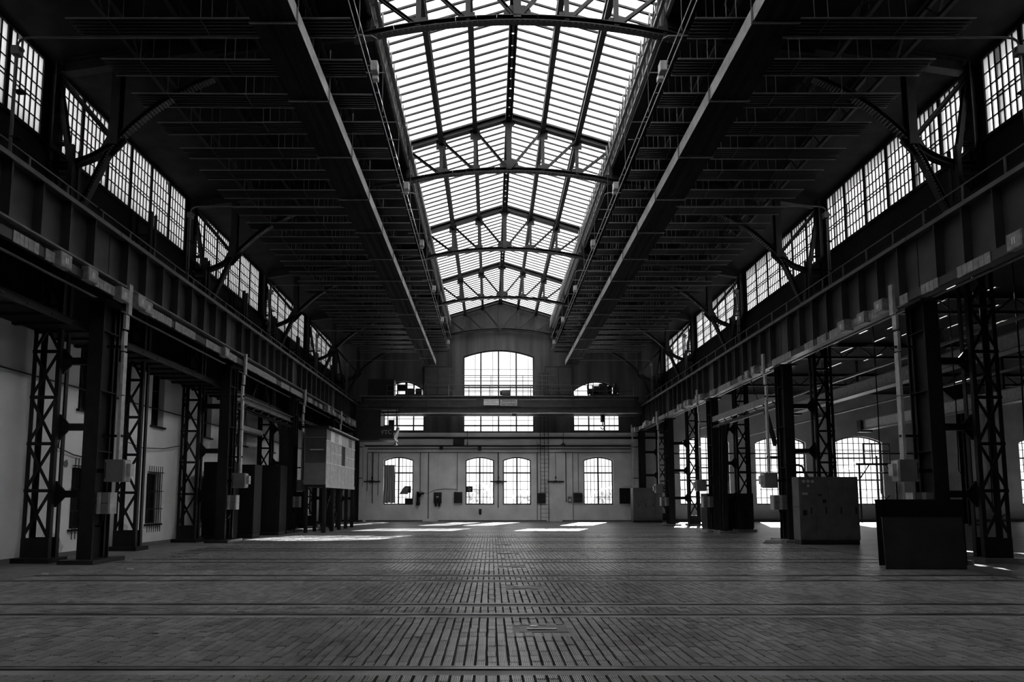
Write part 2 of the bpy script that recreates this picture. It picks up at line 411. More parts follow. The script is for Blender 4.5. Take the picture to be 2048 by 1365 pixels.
# aisle roof: boarded strips with the gaps that let daylight through
GAPS = [(13.5, 19.0, .6), (13.9, 20.4, .9), (14.1, 23.2, 1.3), (14.3, 21.8, .5), (14.7, 24.6, 1.5), (14.9, 20.6, .7), (15.1, 26.2, 1.0), (15.3, 18.0, .5), (15.5, 28.2, 1.6), (15.7, 24.0, .9), (15.9, 21.0, .5), (16.1, 29.5, 1.4), (16.3, 26.0, .8), (16.5, 20.0, .5), (16.7, 22.4, .7), (17.1, 29.0, 1.2), (17.3, 18.5, .4), (17.7, 22.8, .7), (18.1, 26.2, .8), (18.5, 21.4, .5), (18.9, 28.2, 1.0), (19.4, 24.8, .6), (20.8, 26.0, .8), (21.4, 28.5, .9), (22.0, 22.4, .5), (24.0, 24.0, .6), (25.0, 26.5, .6), (15.2, 22.5, .5), (16.2, 24.6, .7), (17.0, 21.2, .6), (17.4, 27.0, .8), (18.3, 24.4, .7), (18.6, 30.0, 1.4), (19.2, 20.2, .5), (19.6, 27.2, .9), (20.4, 23.4, .6),
        (21.0, 31.5, 1.8), (21.6, 19.5, .5), (22.3, 25.5, .8), (23.0, 21.8, .5), (23.6, 29.2, 1.2), (24.4, 18.4, .4), (15.8, 19.0, .5), (16.6, 17.8, .4), (18.0, 18.6, .5),
        (20.0, 33.5, 1.8), (16.8, 31.5, 1.6), (14.4, 27.5, 1.0), (26.2, 22.8, .6), (27.0, 27.2, .8), (28.5, 31.0, .9), (30.0, 25.0, .5), (31.6, 29.0, .6), (33.2, 33.5, .8), (35.0, 31.0, .5), (36.4, 35.0, .6), (34.0, 37.5, .7), (38.0, 38.5, .6), (29.2, 35.8, .8)]
ar = B(); PW = 0.2
nx = int((46.2-XR)/PW)
for i in range(nx):
    x0 = XR+i*PW; cuts = sorted((y, y+d) for gx, y, d in GAPS if x0 <= gx < x0+PW)
    y = YF-0.5
    for a, c in cuts: ar.box(x0, x0+PW, y, a, 9.3, 9.36); y = c
    ar.box(x0, x0+PW, y, YB+0.5, 9.3, 9.36)
part(ceil, 'aisle_boards', ar, 'boards')['kind'] = 'stuff'

# ------------------------------------------------------------------ window builder for the back wall
WN = [0]
def arch_z(u, a, c, zp, za): t = (u-a)/(c-a); return zp+(za-zp)*(1-(2*t-1)**2)
def arched_window(a, c, z0, zp, za, label, mains_v, mains_h, nbar, rows, Y=None, fr=0.08, thin=0.036, group=None, drop=0.12):
    WN[0] += 1; Y = YB+0.18 if Y is None else Y
    t = thing(f'window_{WN[0]}', label, 'window', ((a+c)/2, Y, z0), group, 'structure')
    m = (a+c)/2
    f = B()
    f.box(a-m, a-m+fr, -.04, .04, 0, zp-z0+0.02); f.box(c-m-fr, c-m, -.04, .04, 0, zp-z0+0.02); f.box(a-m, c-m, -.04, .04, 0, fr)
    N = 12; pts = [(a+(c-a)*i/N) for i in range(N+1)]
    for p, q in zip(pts, pts[1:]): f.beam((p-m, 0, arch_z(p, a, c, zp, za)-z0-fr/2), (q-m, 0, arch_z(q, a, c, zp, za)-z0-fr/2), .08, fr)
    part(t, 'frame', f, 'steel')
    for u in mains_v: part(t, 'mullion', B().box(u-m-.05, u-m+.05, -.05, .05, fr, arch_z(u, a, c, zp, za)-z0-fr/2), 'steel')
    for z in mains_h: part(t, 'transom', B().box(a-m+fr, c-m-fr, -.05, .05, z-z0-.05, z-z0+.05), 'steel')
    gb = []
    us = [a+(c-a)*i/nbar for i in range(1, nbar)]
    for u in us:
        if any(abs(u-x) < .08 for x in mains_v) or random.random() < drop: continue
        gb.append(('v', u))
    for z in rows:
        if random.random() < drop*0.5: continue
        gb.append(('h', z))
    for kind, q in gb:
        b = B()
        if kind == 'v': b.box(q-m-thin/2, q-m+thin/2, -.015, .015, fr, arch_z(q, a, c, zp, za)-z0-fr/2)
        else:
            w = c-a
            if q > zp: s = math.sqrt(max(0, 1-(q-zp)/(za-zp)))*w/2-fr
            else: s = w/2-fr
            b.box(-s, s, -.015, .015, q-z0-thin/2, q-z0+thin/2)
        part(t, 'glazing_bar', b, 'steel')
    poly = [(a-m+.02, .02, .02), (c-m-.02, .02, .02)] + [(p-m, .02, arch_z(p, a, c, zp, za)-z0-.02) for p in reversed(pts)]
    part(t, 'pane', B().poly(poly, (0, .006, 0)), 'glass')
    return t
def lin(a, b, n): return [a+(b-a)*i/n for i in range(1, n)]
gl = ['arched window with a sheet hanging across one half, in the back wall', 'arched window of the close pair, beside the fan box, in the back wall',
      'arched window of the close pair, on the ladder side, in the back wall', 'arched window between the ladder and the grey cabinets, in the back wall']
for (a, c), lb in zip(GW, gl):
    arched_window(a, c, 1.21, 4.45, 4.68, lb, [(a+c)/2], [3.52], 8, [1.75, 2.3, 2.9, 4.0], group='arched windows at floor level of the back wall')
arched_window(*UW[0], 'low-arched upper window behind the crane cab', [-6.4-.5, -5.9+.2], [7.0, 9.0], 8, [7.5, 8.0], drop=.5)
arched_window(*UW[1], 'tall arched window over the middle of the back wall', [-.75, .56, 1.87], [7.0, 9.85, 10.0], 12, [6.8, 7.4, 9.2, 9.5, 10.6, 11.2], thin=.028, drop=.65, fr=.09)
arched_window(*UW[2], 'low-arched upper window behind the crane hook', [7.2, 8.35], [7.0, 9.0], 9, [7.5, 8.0, 8.5], drop=.45)
al = ['wide arched aisle window beside the hall corner', 'wide arched aisle window, second from the hall corner', 'wide arched aisle window, third from the hall corner', 'wide arched aisle window past the row of pilasters']
for (a, c), lb in zip(AW, al):
    arched_window(a, c, 1.21, 5.75, 6.2, lb, lin(a, c, 3)[:0], [3.0, 4.6], 9, [1.7, 2.3, 3.6, 4.1, 5.2, 5.7], thin=.045, drop=.05, group='wide arched windows of the aisle')

# ------------------------------------------------------------------ barred and upper windows of the plaster side wall
for j, y in enumerate(LW):
    if not 12 < y < 43: continue
    n = ORD[len(LW)-1-j]
    WN[0] += 1
    t = thing(f'window_{WN[0]}', f'dark barred window low in the plaster side wall, {n} from the back wall', 'window', (XL, y, 0.72), 'barred windows of the side wall', 'structure')
    part(t, 'pane', B().box(-.30, -.28, -.44, .42, 0, 1.72), 'black')  # opaque black in place of the unlit room behind
    f = B().box(-.27, -.2, -.44, -.38, 0, 1.7).box(-.27, -.2, .36, .42, 0, 1.7).box(-.27, -.2, -.44, .42, 0, .06).box(-.27, -.2, -.44, .42, 1.0, 1.06)
    part(t, 'frame', f, 'steel')
    part(t, 'sill', B().box(0, .08, -.5, .48, -.06, 0), 'steel')
    for i in range(7): part(t, 'bar', B().cyl((.06, -.4+.13*i, -.28), (.06, -.4+.13*i, 1.95), .012, 6), 'steel')
    for z in (-.02, .5, 1.1, 1.74): part(t, 'cross_bar', B().box(.04, .08, -.48, .46, z-.015, z+.015), 'steel')
    WN[0] += 1
    t = thing(f'window_{WN[0]}', f'dark narrow window high in the plaster side wall, {n} from the back wall', 'window', (XL, y, 4.05), 'upper windows of the side wall', 'structure')
    part(t, 'pane', B().box(-.30, -.28, -.36, .40, 0, 1.95), 'black')  # black sheet stands for the darkness of the room behind
    part(t, 'frame', B().box(-.27, -.2, -.36, -.30, 0, 1.9).box(-.27, -.2, .34, .40, 0, 1.9).box(-.27, -.2, 0, .05, 0, 1.9).box(-.27, -.2, -.36, .40, .6, .66).box(-.27, -.2, -.36, .40, 1.25, 1.3), 'steel')
    part(t, 'sill', B().box(0, .08, -.42, .46, -.06, 0), 'steel')

# ------------------------------------------------------------------ clerestory windows (both sides)
ROWS = [10.79, 11.18, 11.59, 11.70, 12.04, 12.43, 12.86]
CW = 1.16
def clerestory(s, y0, y1, idx, near):
    WN[0] += 1
    X = (XL-.05) if s < 0 else (XR+.05)
    t = thing(f'window_{WN[0]}', f'tall many-paned clerestory window, {ORD[idx]} from the back wall, {SIDE[s]}', 'window', (X, y0, ROWS[0]), f'clerestory windows, {SIDE[s]}', 'structure')
    L = y1-y0; H = ROWS[-1]-ROWS[0]; fr = .055
    part(t, 'frame', B().box(-.04, .04, 0, fr, 0, H).box(-.04, .04, L-fr, L, 0, H).box(-.04, .04, 0, L, -.05, .02), 'steel')
    nb = 6; ys = [fr+(L-2*fr)*i/nb for i in range(nb+1)]
    if near:
        for y in ys[1:-1]: part(t, 'glazing_bar', B().box(-.02, .02, y-.016, y+.016, 0, H), 'steel')
        for z in ROWS[1:-1]: part(t, 'glazing_bar', B().box(-.02, .02, fr, L-fr, z-ROWS[0]-.015, z-ROWS[0]+.015), 'steel')
        for a, c in zip(ys, ys[1:]):
            dirty = random.random()
            for r0, r1 in zip(ROWS, ROWS[1:]):
                if random.random() < .012: continue
                part(t, 'pane', B().box(-.003, .003, a+.004, c-.004, r0-ROWS[0]+.004, r1-ROWS[0]-.004), 'dirty_glass' if dirty < .06 else 'wired_glass' if s > 0 else 'dimmed_glass')
    else:
        b = B()
        for y in ys[1:-1]: b.box(-.02, .02, y-.016, y+.016, 0, H)
        for z in ROWS[1:-1]: b.box(-.02, .02, fr, L-fr, z-ROWS[0]-.015, z-ROWS[0]+.015)
        part(t, 'glazing_bar', b, 'steel')
        part(t, 'pane', B().box(-.003, .003, fr, L-fr, 0, H), 'wired_glass' if s > 0 else 'dimmed_glass')
    return t
PY = [COLY[0]-7.2*2, COLY[0]-7.2] + COLY + [YB-.1]
for s in (-1, 1):
    idx = 0
    for a, c in reversed(list(zip(PY, PY[1:]))):
        n = 6; e0 = a+.17; e1 = c-.17; wd = (e1-e0)/n
        for i in reversed(range(n)):
            y0 = e0+wd*i
            if y0 < 9.0: continue
            clerestory(s, y0, y0+wd, idx, y0 < 21.9 and y0 > 11.5); idx += 1
    X = (XL-.05) if s < 0 else (XR+.05)
    solo('trim_1' if s < 0 else 'trim_2', B().box(*sorted((X-s*.06, X+s*.1)), YF, YB, 12.84, 13.1), 'steel', f'dark head beam over the clerestory windows, {SIDE[s]}', 'trim', kind='structure')
    solo('trim_3' if s < 0 else 'trim_4', B().box(*sorted((X-s*.12, X+s*.1)), YF, YB, 10.66, 10.76), 'steel', f'dark sill beam under the clerestory windows, {SIDE[s]}', 'trim', kind='structure')
    solo('trim_5' if s < 0 else 'trim_6', B().box(*sorted((X-.03, X+.03)), YF, 9.0+.6, 10.76, 12.84), 'boards', f'boarded clerestory stretch away from the back wall, {SIDE[s]}', 'trim', kind='structure')

# ------------------------------------------------------------------ glazed ridge: bars and panes
def rz(x): return 16.42-0.31*abs(x-R0)
NODE = [0, 1.3, 2.6, 3.88]
SY = [.4, 7.6] + [14.75+7.2*k for k in range(4)] + [43.55]
PANES = {}
for k, (a, c) in enumerate(zip(SY, SY[1:])):
    WN[0] += 1
    t = thing(f'window_{WN[0]}', f'glazed ridge skylight between trusses, {ORD[len(SY)-2-k]} bay from the back wall', 'skylight', (R0, a, 16.42), 'bays of the glazed ridge', 'structure')
    L = c-a; n = 19; st = L/n
    near = 6 < a < 29
    bm = {}
    for s in (-1, 1):
        for i in range(n+1):
            if (s, 'bar') not in bm:
                bm[(s, 'bar')] = B().beam((s*.02, 0, -.005), (s*4.05, 0, -.005-.31*4.05), .055, .06).mesh('glazing_bar', 'roof_steel')
            link('glazing_bar', bm[(s, 'bar')], t, (0, i*st, 0))
        if near:
            for m, (p, q) in enumerate(zip(NODE, NODE[1:])):
                key = (s, m, round(st, 3))
                if key not in PANES:
                    PANES[key] = B().poly([(s*(p+.005), .018, .022-.31*p), (s*(q-.005), .018, .022-.31*q), (s*(q-.005), st-.018, .022-.31*q), (s*(p+.005), st-.018, .022-.31*p)], (0, 0, .006)).mesh('pane', 'wired_glass')
                for i in range(n): link('pane', PANES[key], t, (0, i*st, 0))
        else:
            part(t, 'pane', B().poly([(0, 0, .022), (s*3.95, 0, .022-.31*3.95), (s*3.95, L, .022-.31*3.95), (0, L, .022)], (0, 0, .006)), 'wired_glass')
solo('trim_7', B().box(R0-4, R0+4, YF-.5, .4, 15.1, 15.2), 'boards', 'boarded end of the glazed ridge away from the back wall', 'trim', kind='structure')

# ================================================================== ROOF STEELWORK
def lacing(b, p0, p1, dz, n, wd=.035):
    """zigzag between a chord p0-p1 and the parallel chord dz below it"""
    p0 = Vector(p0); p1 = Vector(p1); d = Vector((0, 0, -dz))
    for i in range(n):
        a = p0.lerp(p1, i/n); m = p0.lerp(p1, (i+.5)/n); c = p0.lerp(p1, (i+1)/n)
        b.beam(a, m+d, wd, .012); b.beam(m+d, c, wd, .012)
def bz(x): return 14.1-.45*(x/3.88)**2            # arched bottom chord, x from the axis

def truss(y, idx, wallside=False):
    t = thing('roof_truss', f'arched steel ridge truss, {ORD[idx]} from the back wall', 'truss', (R0, y, 13.6), 'trusses under the glazed ridge')
    Z = 13.6
    for s in (-1, 1):
        part(t, 'top_chord', B().ext(isec(.22, .24, .03), (0, 0, 16.22-Z), (s*4.0, 0, 16.22-.31*4.0-Z)), 'roof_steel')
        for a, c in zip(NODE, NODE[1:]):
            # diagonal: outer top node down to the inner bottom node
            part(t, 'diagonal', B().ext(csec(.09, .09, .015), (s*c, 0, 16.1-.31*c-Z), (s*a, 0, bz(a)-Z)), 'roof_steel')
        for c in NODE[1:]:
            part(t, 'post', B().ext(isec(.12, .12, .02), (s*c, 0, bz(c)-Z), (s*c, 0, 16.15-.31*c-Z)), 'roof_steel')
            part(t, 'gusset', B().box(s*c-.19, s*c+.19, -.012, .012, 15.72-.31*c-Z, 16.12-.31*c-Z), 'roof_steel')
            part(t, 'gusset', B().box(s*c-.19, s*c+.19, -.014, .014, bz(c)-Z-.02, bz(c)+.26-Z), 'roof_steel')
    part(t, 'post', B().ext(isec(.2, .2, .025), (0, 0, 14.1-Z), (0, 0, 16.3-Z)), 'roof_steel', label='heavy middle post under the ridge')
    part(t, 'gusset', B().poly([(-.36, -.014, 14.1-Z), (.36, -.014, 14.1-Z), (.36, -.014, 14.36-Z), (.2, -.014, 14.5-Z), (-.2, -.014, 14.5-Z), (-.36, -.014, 14.36-Z)], (0, .028, 0)), 'roof_steel')
    part(t, 'gusset', B().poly([(-.34, -.014, 16.06-Z), (0, -.014, 15.7-Z), (.34, -.014, 16.06-Z), (0, -.014, 16.2-Z)], (0, .028, 0)), 'roof_steel')
    b = B(); xs_ = [-4.3+8.6*i/16 for i in range(17)]
    for p, q in zip(xs_, xs_[1:]): b.ext(isec(.2, .16, .025), (p, 0, bz(p)-Z), (q, 0, bz(q)-Z))
    part(t, 'bottom_chord', b, 'roof_steel')
    rv = B()
    for i in range(60):
        p = -4.1+8.2*i/59
        for yy in (-.07, .07): rv.box(p-.014, p+.014, yy-.014, yy+.014, bz(p)-.095-Z, bz(p)-.08-Z)
    part(t, 'rivet', rv, 'grey_paint')['kind'] = 'stuff'
    return t
for k, y in enumerate(SY[1:]): truss(y if y < 43 else 43.35, len(SY)-2-k)

YL0, YL1 = .5, 43.5
part_names = {0: 'ridge', 1: 'inner', 2: 'middle', 3: 'eaves'}
for i, c in enumerate(NODE):
    for s in ((1,) if i == 0 else (-1, 1)):
        x = R0+s*c; zt = 16.30-.31*c
        nm = ['double ridge purlin down the middle of the skylight', f'skylight purlin next to the ridge, {SIDE[s]}', f'open lattice skylight purlin, {SIDE[s]}', f'deep lattice eaves girder along the skylight, {SIDE[s]}'][i]
        t = thing('purlin', nm, 'purlin', (x, YL0, zt), 'purlins along the skylight')
        L = YL1-YL0; dep = [.34, .30, .36, 1.0][i]
        if i == 0:
            for q in (-.085, .085): part(t, 'channel', B().ext(csec(.1, dep, .02), (q, 0, -dep/2), (q, L, -dep/2)), 'roof_steel')
            b = B()
            for j in range(int(L/.5)): b.box(-.09, .09, j*.5, j*.5+.44, -dep, -dep+.012)
            part(t, 'batten', b, 'roof_steel')['kind'] = 'stuff'
        elif i < 3:
            part(t, 'top_chord', B().ext(csec(.17, .10, .015), (0, 0, -.05), (0, L, -.05)), 'roof_steel')
            part(t, 'bottom_chord', B().ext(csec(.17, .10, .015), (0, 0, -dep), (0, L, -dep)), 'roof_steel')
            b = B(); lacing(b, (0, 0, -.1), (0, L, -.1), dep-.12, 80 if i == 2 else 110, .05 if i == 2 else .09)
            part(t, 'lacing', b, 'roof_steel')['kind'] = 'stuff'
        else:
            part(t, 'top_chord', B().ext(lsec(.12, .02), (0, 0, -.1), (0, L, -.1)), 'roof_steel')
            for q in (0, -s*.22): part(t, 'bottom_chord', B().ext(lsec(.09, .015), (q, 0, -dep+.06), (q, L, -dep+.06)), 'grey_paint')
            b = B(); lacing(b, (0, 0, -.1), (0, L, -.1), dep-.18, 90, .05); lacing(b, (-s*.22, .15, -.25), (-s*.22, L, -.25), dep-.32, 90, .035)
            part(t, 'lacing', b, 'grey_paint')['kind'] = 'stuff'

# ------------------------------------------------------------------ side roof: rafters and lattice purlins
def rs(x): return 14.22-(abs(x-R0)-3.9)*SLOPE     # underside of the sloping roof
LEG = {-1: -11.02, 1: 12.25}                       # middle of the lattice roof legs
for s in (-1, 1):
    for k, y in enumerate(PY[:-1]):
        xo = XL+.32 if s < 0 else XR-.32; xi = R0+s*3.95
        t = thing('rafter', f'dark roof rafter, {ORD[len(PY)-1-k]} from the back wall, {SIDE[s]}', 'rafter', (xi, y, rs(xi)), f'roof rafters, {SIDE[s]}')
        part(t, 'beam', B().ext(isec(.22, .36, .03), (0, 0, -.2), (xo-xi, 0, rs(xo)-rs(xi)-.2)), 'steel')
        m = (xo-xi)*.5
        part(t, 'tie', B().ext(csec(.1, .1, .015), (0, 0, -.55), (m, 0, rs(xi+m)-rs(xi)-.4)), 'steel')
    for i, d in enumerate((5.2, 6.7, 8.2, 9.7)):
        x = R0+s*d; z = rs(x)
        t = thing('lattice_purlin', f'long dark lattice purlin under the sloping roof, {ORD[i]} below the skylight, {SIDE[s]}', 'purlin', (x, YL0, z), f'lattice purlins under the roof, {SIDE[s]}')
        L = YL1-YL0
        part(t, 'top_chord', B().ext(lsec(.1, .02), (0, 0, -.1), (0, L, -.1)), 'steel')
        part(t, 'bottom_chord', B().ext(lsec(.1, .02), (0, 0, -.62), (0, L, -.62)), 'steel')
        b = B(); lacing(b, (0, 0, -.06), (0, L, -.06), .5, 60, .05)
        part(t, 'lacing', b, 'steel')['kind'] = 'stuff'

# ------------------------------------------------------------------ hanging corrugated panels
def panel_proto(s):
    xa, xc = (-9.2, -3.05) if s < 0 else (4.42, 10.5)
    L = xc-xa
    t = thing('ceiling_panel', '', 'panel', (xa, 0, 11.9))
    n = 6; wd = .56; pts = []
    for i in range(n):
        y = wd*i/n; pts += [(y, .0), (y+wd/n*.35, .0), (y+wd/n*.5, .05), (y+wd/n*.85, .05)]
    pts.append((wd, 0)); b = B()
    for (a, za), (c, zc) in zip(pts, pts[1:]): b.quad((0, a, za), (L, a, za), (L, c, zc), (0, c, zc))
    part(t, 'sheet', b, 'panel_sheet')
    for y in (0, wd): part(t, 'edge_bar', B().ext(lsec(.035, .008), (0, y, -.01), (L, y, -.01)), 'grey_paint')
    for x in (.9, 2.9, 4.6):
        part(t, 'cross_bar', B().box(x-.015, x+.015, 0, wd, -.012, 0), 'panel_sheet')
        part(t, 'hanger', B().cyl((x, .03, .02), (x, .03, rs(xa+x)-11.9+.05), .008, 6), 'grey_paint')
        part(t, 'hanger', B().cyl((x, wd-.03, .02), (x, wd-.03, rs(xa+x)-11.9+.05), .008, 6), 'grey_paint')
    return t
NP = 27
for s in (-1, 1):
    pr = panel_proto(s)
    for i in range(NP):
        y = 9.74+1.2*i
        lb = f'corrugated sheet panel hung under the roof, {ORD[NP-1-i]} from the back wall, {SIDE[s]}'
        loc = (pr.location.x, y, 11.9)
        if i == 0: pr.location = loc; pr['label'] = lb; pr['group'] = f'hanging corrugated panels, {SIDE[s]}'; o = pr
        else: o = copy_tree(pr, loc, lb)
        o.rotation_euler = (random.gauss(0, .02), random.gauss(0, .002), random.gauss(0, .002))

# ------------------------------------------------------------------ long ducts hung below the panels
for s in (-1, 1):
    xi = -3.95 if s < 0 else 5.32; xo = xi+s*.92
    t = thing('hanging_duct', f'long flat-bottomed sheet duct hung beneath the panels, {SIDE[s]}', 'duct', (xi, 9.0, 11.2), 'long hanging ducts')
    L = 33.3; y = 0; sec = 2.4
    n = int(L/sec)+1
    for i in range(n):
        a = i*sec+.02; c = min((i+1)*sec-.02, L)
        pts = [(0, 0), (s*.2, 0), (s*.26, .035), (s*.36, .035), (s*.42, 0), (s*.5, 0), (s*.56, .035), (s*.66, .035), (s*.72, 0), (s*.92, 0)]
        b = B()
        for (p, zp), (q, zq) in zip(pts, pts[1:]): b.quad((p, a, zp), (q, a, zq), (q, c, zq), (p, c, zp))
        part(t, 'bottom_sheet', b, 'duct_bottom')
        part(t, 'side_sheet', B().box(*sorted((0, s*.01)), a, c, 0, .33), 'light_paint', label='sheet side in light paint, paled for the skylight it faces')  # pale paint and skylight on this face put into one colour
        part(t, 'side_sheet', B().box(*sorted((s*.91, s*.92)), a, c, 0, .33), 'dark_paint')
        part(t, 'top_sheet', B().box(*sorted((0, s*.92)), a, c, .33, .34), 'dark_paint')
        part(t, 'cross_bar', B().box(*sorted((-s*.03, s*.97)), a-.03, a+.015, -.03, .0), 'grey_paint')
        for x in (-s*.02, s*.94): part(t, 'hanger', B().cyl((x, a, 0), (x, a, 1.3), .011, 6), 'grey_paint')
        for x in (s*.31, s*.61): part(t, 'hook', B().lathe((x, a-.02, -.05), [(.012, 0), (.02, .02), (.012, .05)], 8), 'grey_paint')

# ------------------------------------------------------------------ cable trays, floodlights, conduit bends along the skylight
for s in (-1, 1):
    x = -3.02 if s < 0 else 4.38
    t = thing('cable_tray', f'thin cable ladder hung along the skylight edge, {SIDE[s]}', 'cable tray', (x, 9, 12.25), 'cable ladders along the skylight')
    for q in (-.06, .06): part(t, 'side_rail', B().beam((q, 0, 0), (q, 33, 0), .018, .035), 'grey_paint')
    b = B()
    for i in range(33): b.box(-.06, .06, i*1.0, i*1.0+.015, -.01, .01)
    part(t, 'rung', b, 'grey_paint')['kind'] = 'stuff'
    for i in range(12): part(t, 'hanger', B().cyl((0, 1+i*2.9, 0), (0, 1+i*2.9, 1.75), .007, 5), 'grey_paint')
    for i in range(6):
        part(t, 'spacer', B().beam((-.1, 3+i*5.1, .02), (.28*-s, 3+i*5.1, .02), .02, .02), 'grey_paint')
    for i, y in enumerate((13.9, 19.5, 24.0, 29.3, 34.5, 39.5)):
        f = thing('floodlight', f'pale boxy floodlight under the cable ladder, {ORD[5-i]} from the back wall, {SIDE[s]}', 'floodlight', (x-s*.16, y, 12.25), f'floodlights by the skylight, {SIDE[s]}')
        part(f, 'housing', B().box(-.085, .085, -.1, .1, -.26, -.02), 'light_paint')
        part(f, 'lens', B().box(-.075, .075, -.09, .09, -.275, -.26), 'grey_paint')
        for q in (-.06, 0, .06): part(f, 'fin', B().box(q-.008, q+.008, -.115, -.1, -.24, -.04), 'light_paint')
        part(f, 'bracket', B().beam((0, 0, 0), (s*.14, 0, .02), .03, .03), 'grey_paint')
        part(f, 'gear_box', B().box(s*.06-.07, s*.06+.07, .35, .5, -.16, -.04), 'light_paint')
        part(f, 'arm', B().beam((s*.06, .1, -.04), (s*.06, .5, -.04), .03, .03), 'grey_paint')
    for i, y in enumerate((13.2, 20.4, 27.6, 34.8)):
        t = thing('conduit_bend', f'bent thin conduit beside the skylight, {ORD[3-i]} from the back wall, {SIDE[s]}', 'conduit', (x, y, 12.25), f'bent conduits by the skylight, {SIDE[s]}')
        part(t, 'pipe', B().tube([(s*.9, 0, .12), (-s*.22, 0, .12), (-s*.32, .08, .12), (-s*.34, .3, .12), (-s*.34, 4.6, .12)], .016, 6), 'grey_paint')
        for q in (1.2, 3.2): part(t, 'clip', B().box(-.36, .1 if s > 0 else .36, q-.01, q+.01, .1, .12), 'grey_paint')

# ------------------------------------------------------------------ knee brackets at every column line
def bracket(s, y, idx):
    cx = -9.72 if s < 0 else 10.88
    D = lambda dx: s*dx               # outward from the hall
    t = thing('knee_bracket', f'curved riveted knee bracket, {ORD[idx]} from the back wall, {SIDE[s]}', 'bracket', (cx, y, 10.7), f'curved knee brackets, {SIDE[s]}')
    def arc(pts, n=12):
        # Catmull-Rom through the given (outward, up) points
        P = [pts[0]]+list(pts)+[pts[-1]]; out = []
        for i in range(1, len(P)-2):
            for j in range(n):
                u = j/n; a, b, c, d = P[i-1], P[i], P[i+1], P[i+2]
                out.append(tuple(.5*((2*b[q])+(-a[q]+c[q])*u+(2*a[q]-5*b[q]+4*c[q]-d[q])*u*u+(-a[q]+3*b[q]-3*c[q]+d[q])*u**3) for q in (0, 1)))
        return out+[pts[-1]]
    def strip(name, pts, prof, m='steel'):
        b = B()
        for p, q in zip(pts, pts[1:]): b.ext(prof, (D(p[0]), 0, p[1]), (D(q[0]), 0, q[1]))
        return part(t, name, b, m)
    main = arc([(.80, -1.75), (.42, -.85), (0, 0), (-.85, .86), (-1.7, 1.45), (-2.5, 1.85)])
    strip('arch_rib', main, isec(.16, .14, .02))
    rv = B()
    for p, q in zip(main[::1], main[1::1]):
        rv.box(D(p[0])-.018, D(p[0])+.018, -.085, .085, p[1]-.10, p[1]-.075)
    part(t, 'rivet', rv, 'grey_paint')['kind'] = 'stuff'
    strip('arm', arc([(0, 0), (.55, -.36), (1.15, -.56), (1.6, -.55)], 6), isec(.16, .16, .02))
    strip('curved_leg', arc([(1.12, -.56), (1.28, .3), (1.44, 1.2), (1.62, 1.9)], 6), isec(.12, .12, .018))
    part(t, 'diagonal', B().ext(isec(.12, .12, .018), (0, 0, .05), (D(1.55), 0, 1.85)), 'steel')
    for a, b_ in (((1.2, 0), (1.65, 0)), ((1.36, .9), (1.65, .9))): part(t, 'strut', B().ext(csec(.08, .08, .015), (D(a[0]), 0, a[1]), (D(b_[0]), 0, b_[1])), 'steel')
    part(t, 'cross_brace', B().beam((D(1.22), 0, .05), (D(1.64), 0, .85), .05, .02), 'steel')
    part(t, 'cross_brace', B().beam((D(1.1), 0, -.5), (D(1.64), 0, -.05), .05, .02), 'steel')
    part(t, 'hanger_post', B().ext(isec(.22, .22, .025), (0, 0, -.05), (0, 0, rs(cx)-10.7-.3)), 'steel')
    part(t, 'gusset', B().poly([(D(-.3), -.015, .05), (D(.05), -.015, -.35), (D(.4), -.015, -.15), (D(.15), -.015, .35), (D(-.12), -.015, .4)], (0, .03, 0)), 'steel')
    return t
for s in (-1, 1):
    for k, y in enumerate(PY[1:]): bracket(s, min(y, 43.2), len(PY)-2-k)

# ================================================================== COLUMNS AND CRANE RUNWAYS
CX = {-1: -9.72, 1: 10.86}                        # middle of the crane legs
def lattice_leg(t, x, s, htop, first=.6, pitch=1.15, wx=.34, wy=.17, z0=.12):
    for a in (-1, 1):
        for b_ in (-1, 1):
            pr = [(q[0]*a, q[1]*b_) for q in lsec(.1, .016)]
            part(t, 'angle_post', B().poly([(x-a*wx+q[0], -b_*wy+q[1], z0) for q in pr], (0, 0, htop-z0)), 'steel')
    for b_ in (-1, 1):
        part(t, 'foot_plate', B().box(x-wx, x+wx, b_*wy-.012, b_*wy+.012, z0, first), 'steel')
        z = first
        if b_ > 0: continue
        while z+pitch < htop+.3:
            e = min(z+pitch, htop)
            part(t, 'cross_brace', B().beam((x-wx+.05, b_*wy, z+.05), (x+wx-.05, b_*wy, e-.05), .012, .075), 'steel')
            part(t, 'cross_brace', B().beam((x+wx-.05, b_*(wy+.015), z+.05), (x-wx+.05, b_*(wy+.015), e-.05), .012, .075), 'steel')
            part(t, 'tie_bar', B().box(x-wx, x+wx, b_*wy-.02, b_*wy+.02, e-.05, e+.03), 'steel')
            z += pitch
    part(t, 'base_block', B().box(x-wx-.12, x+wx+.12, -wy-.16, wy+.16, 0, z0), 'concrete' if s > 0 else 'steel')

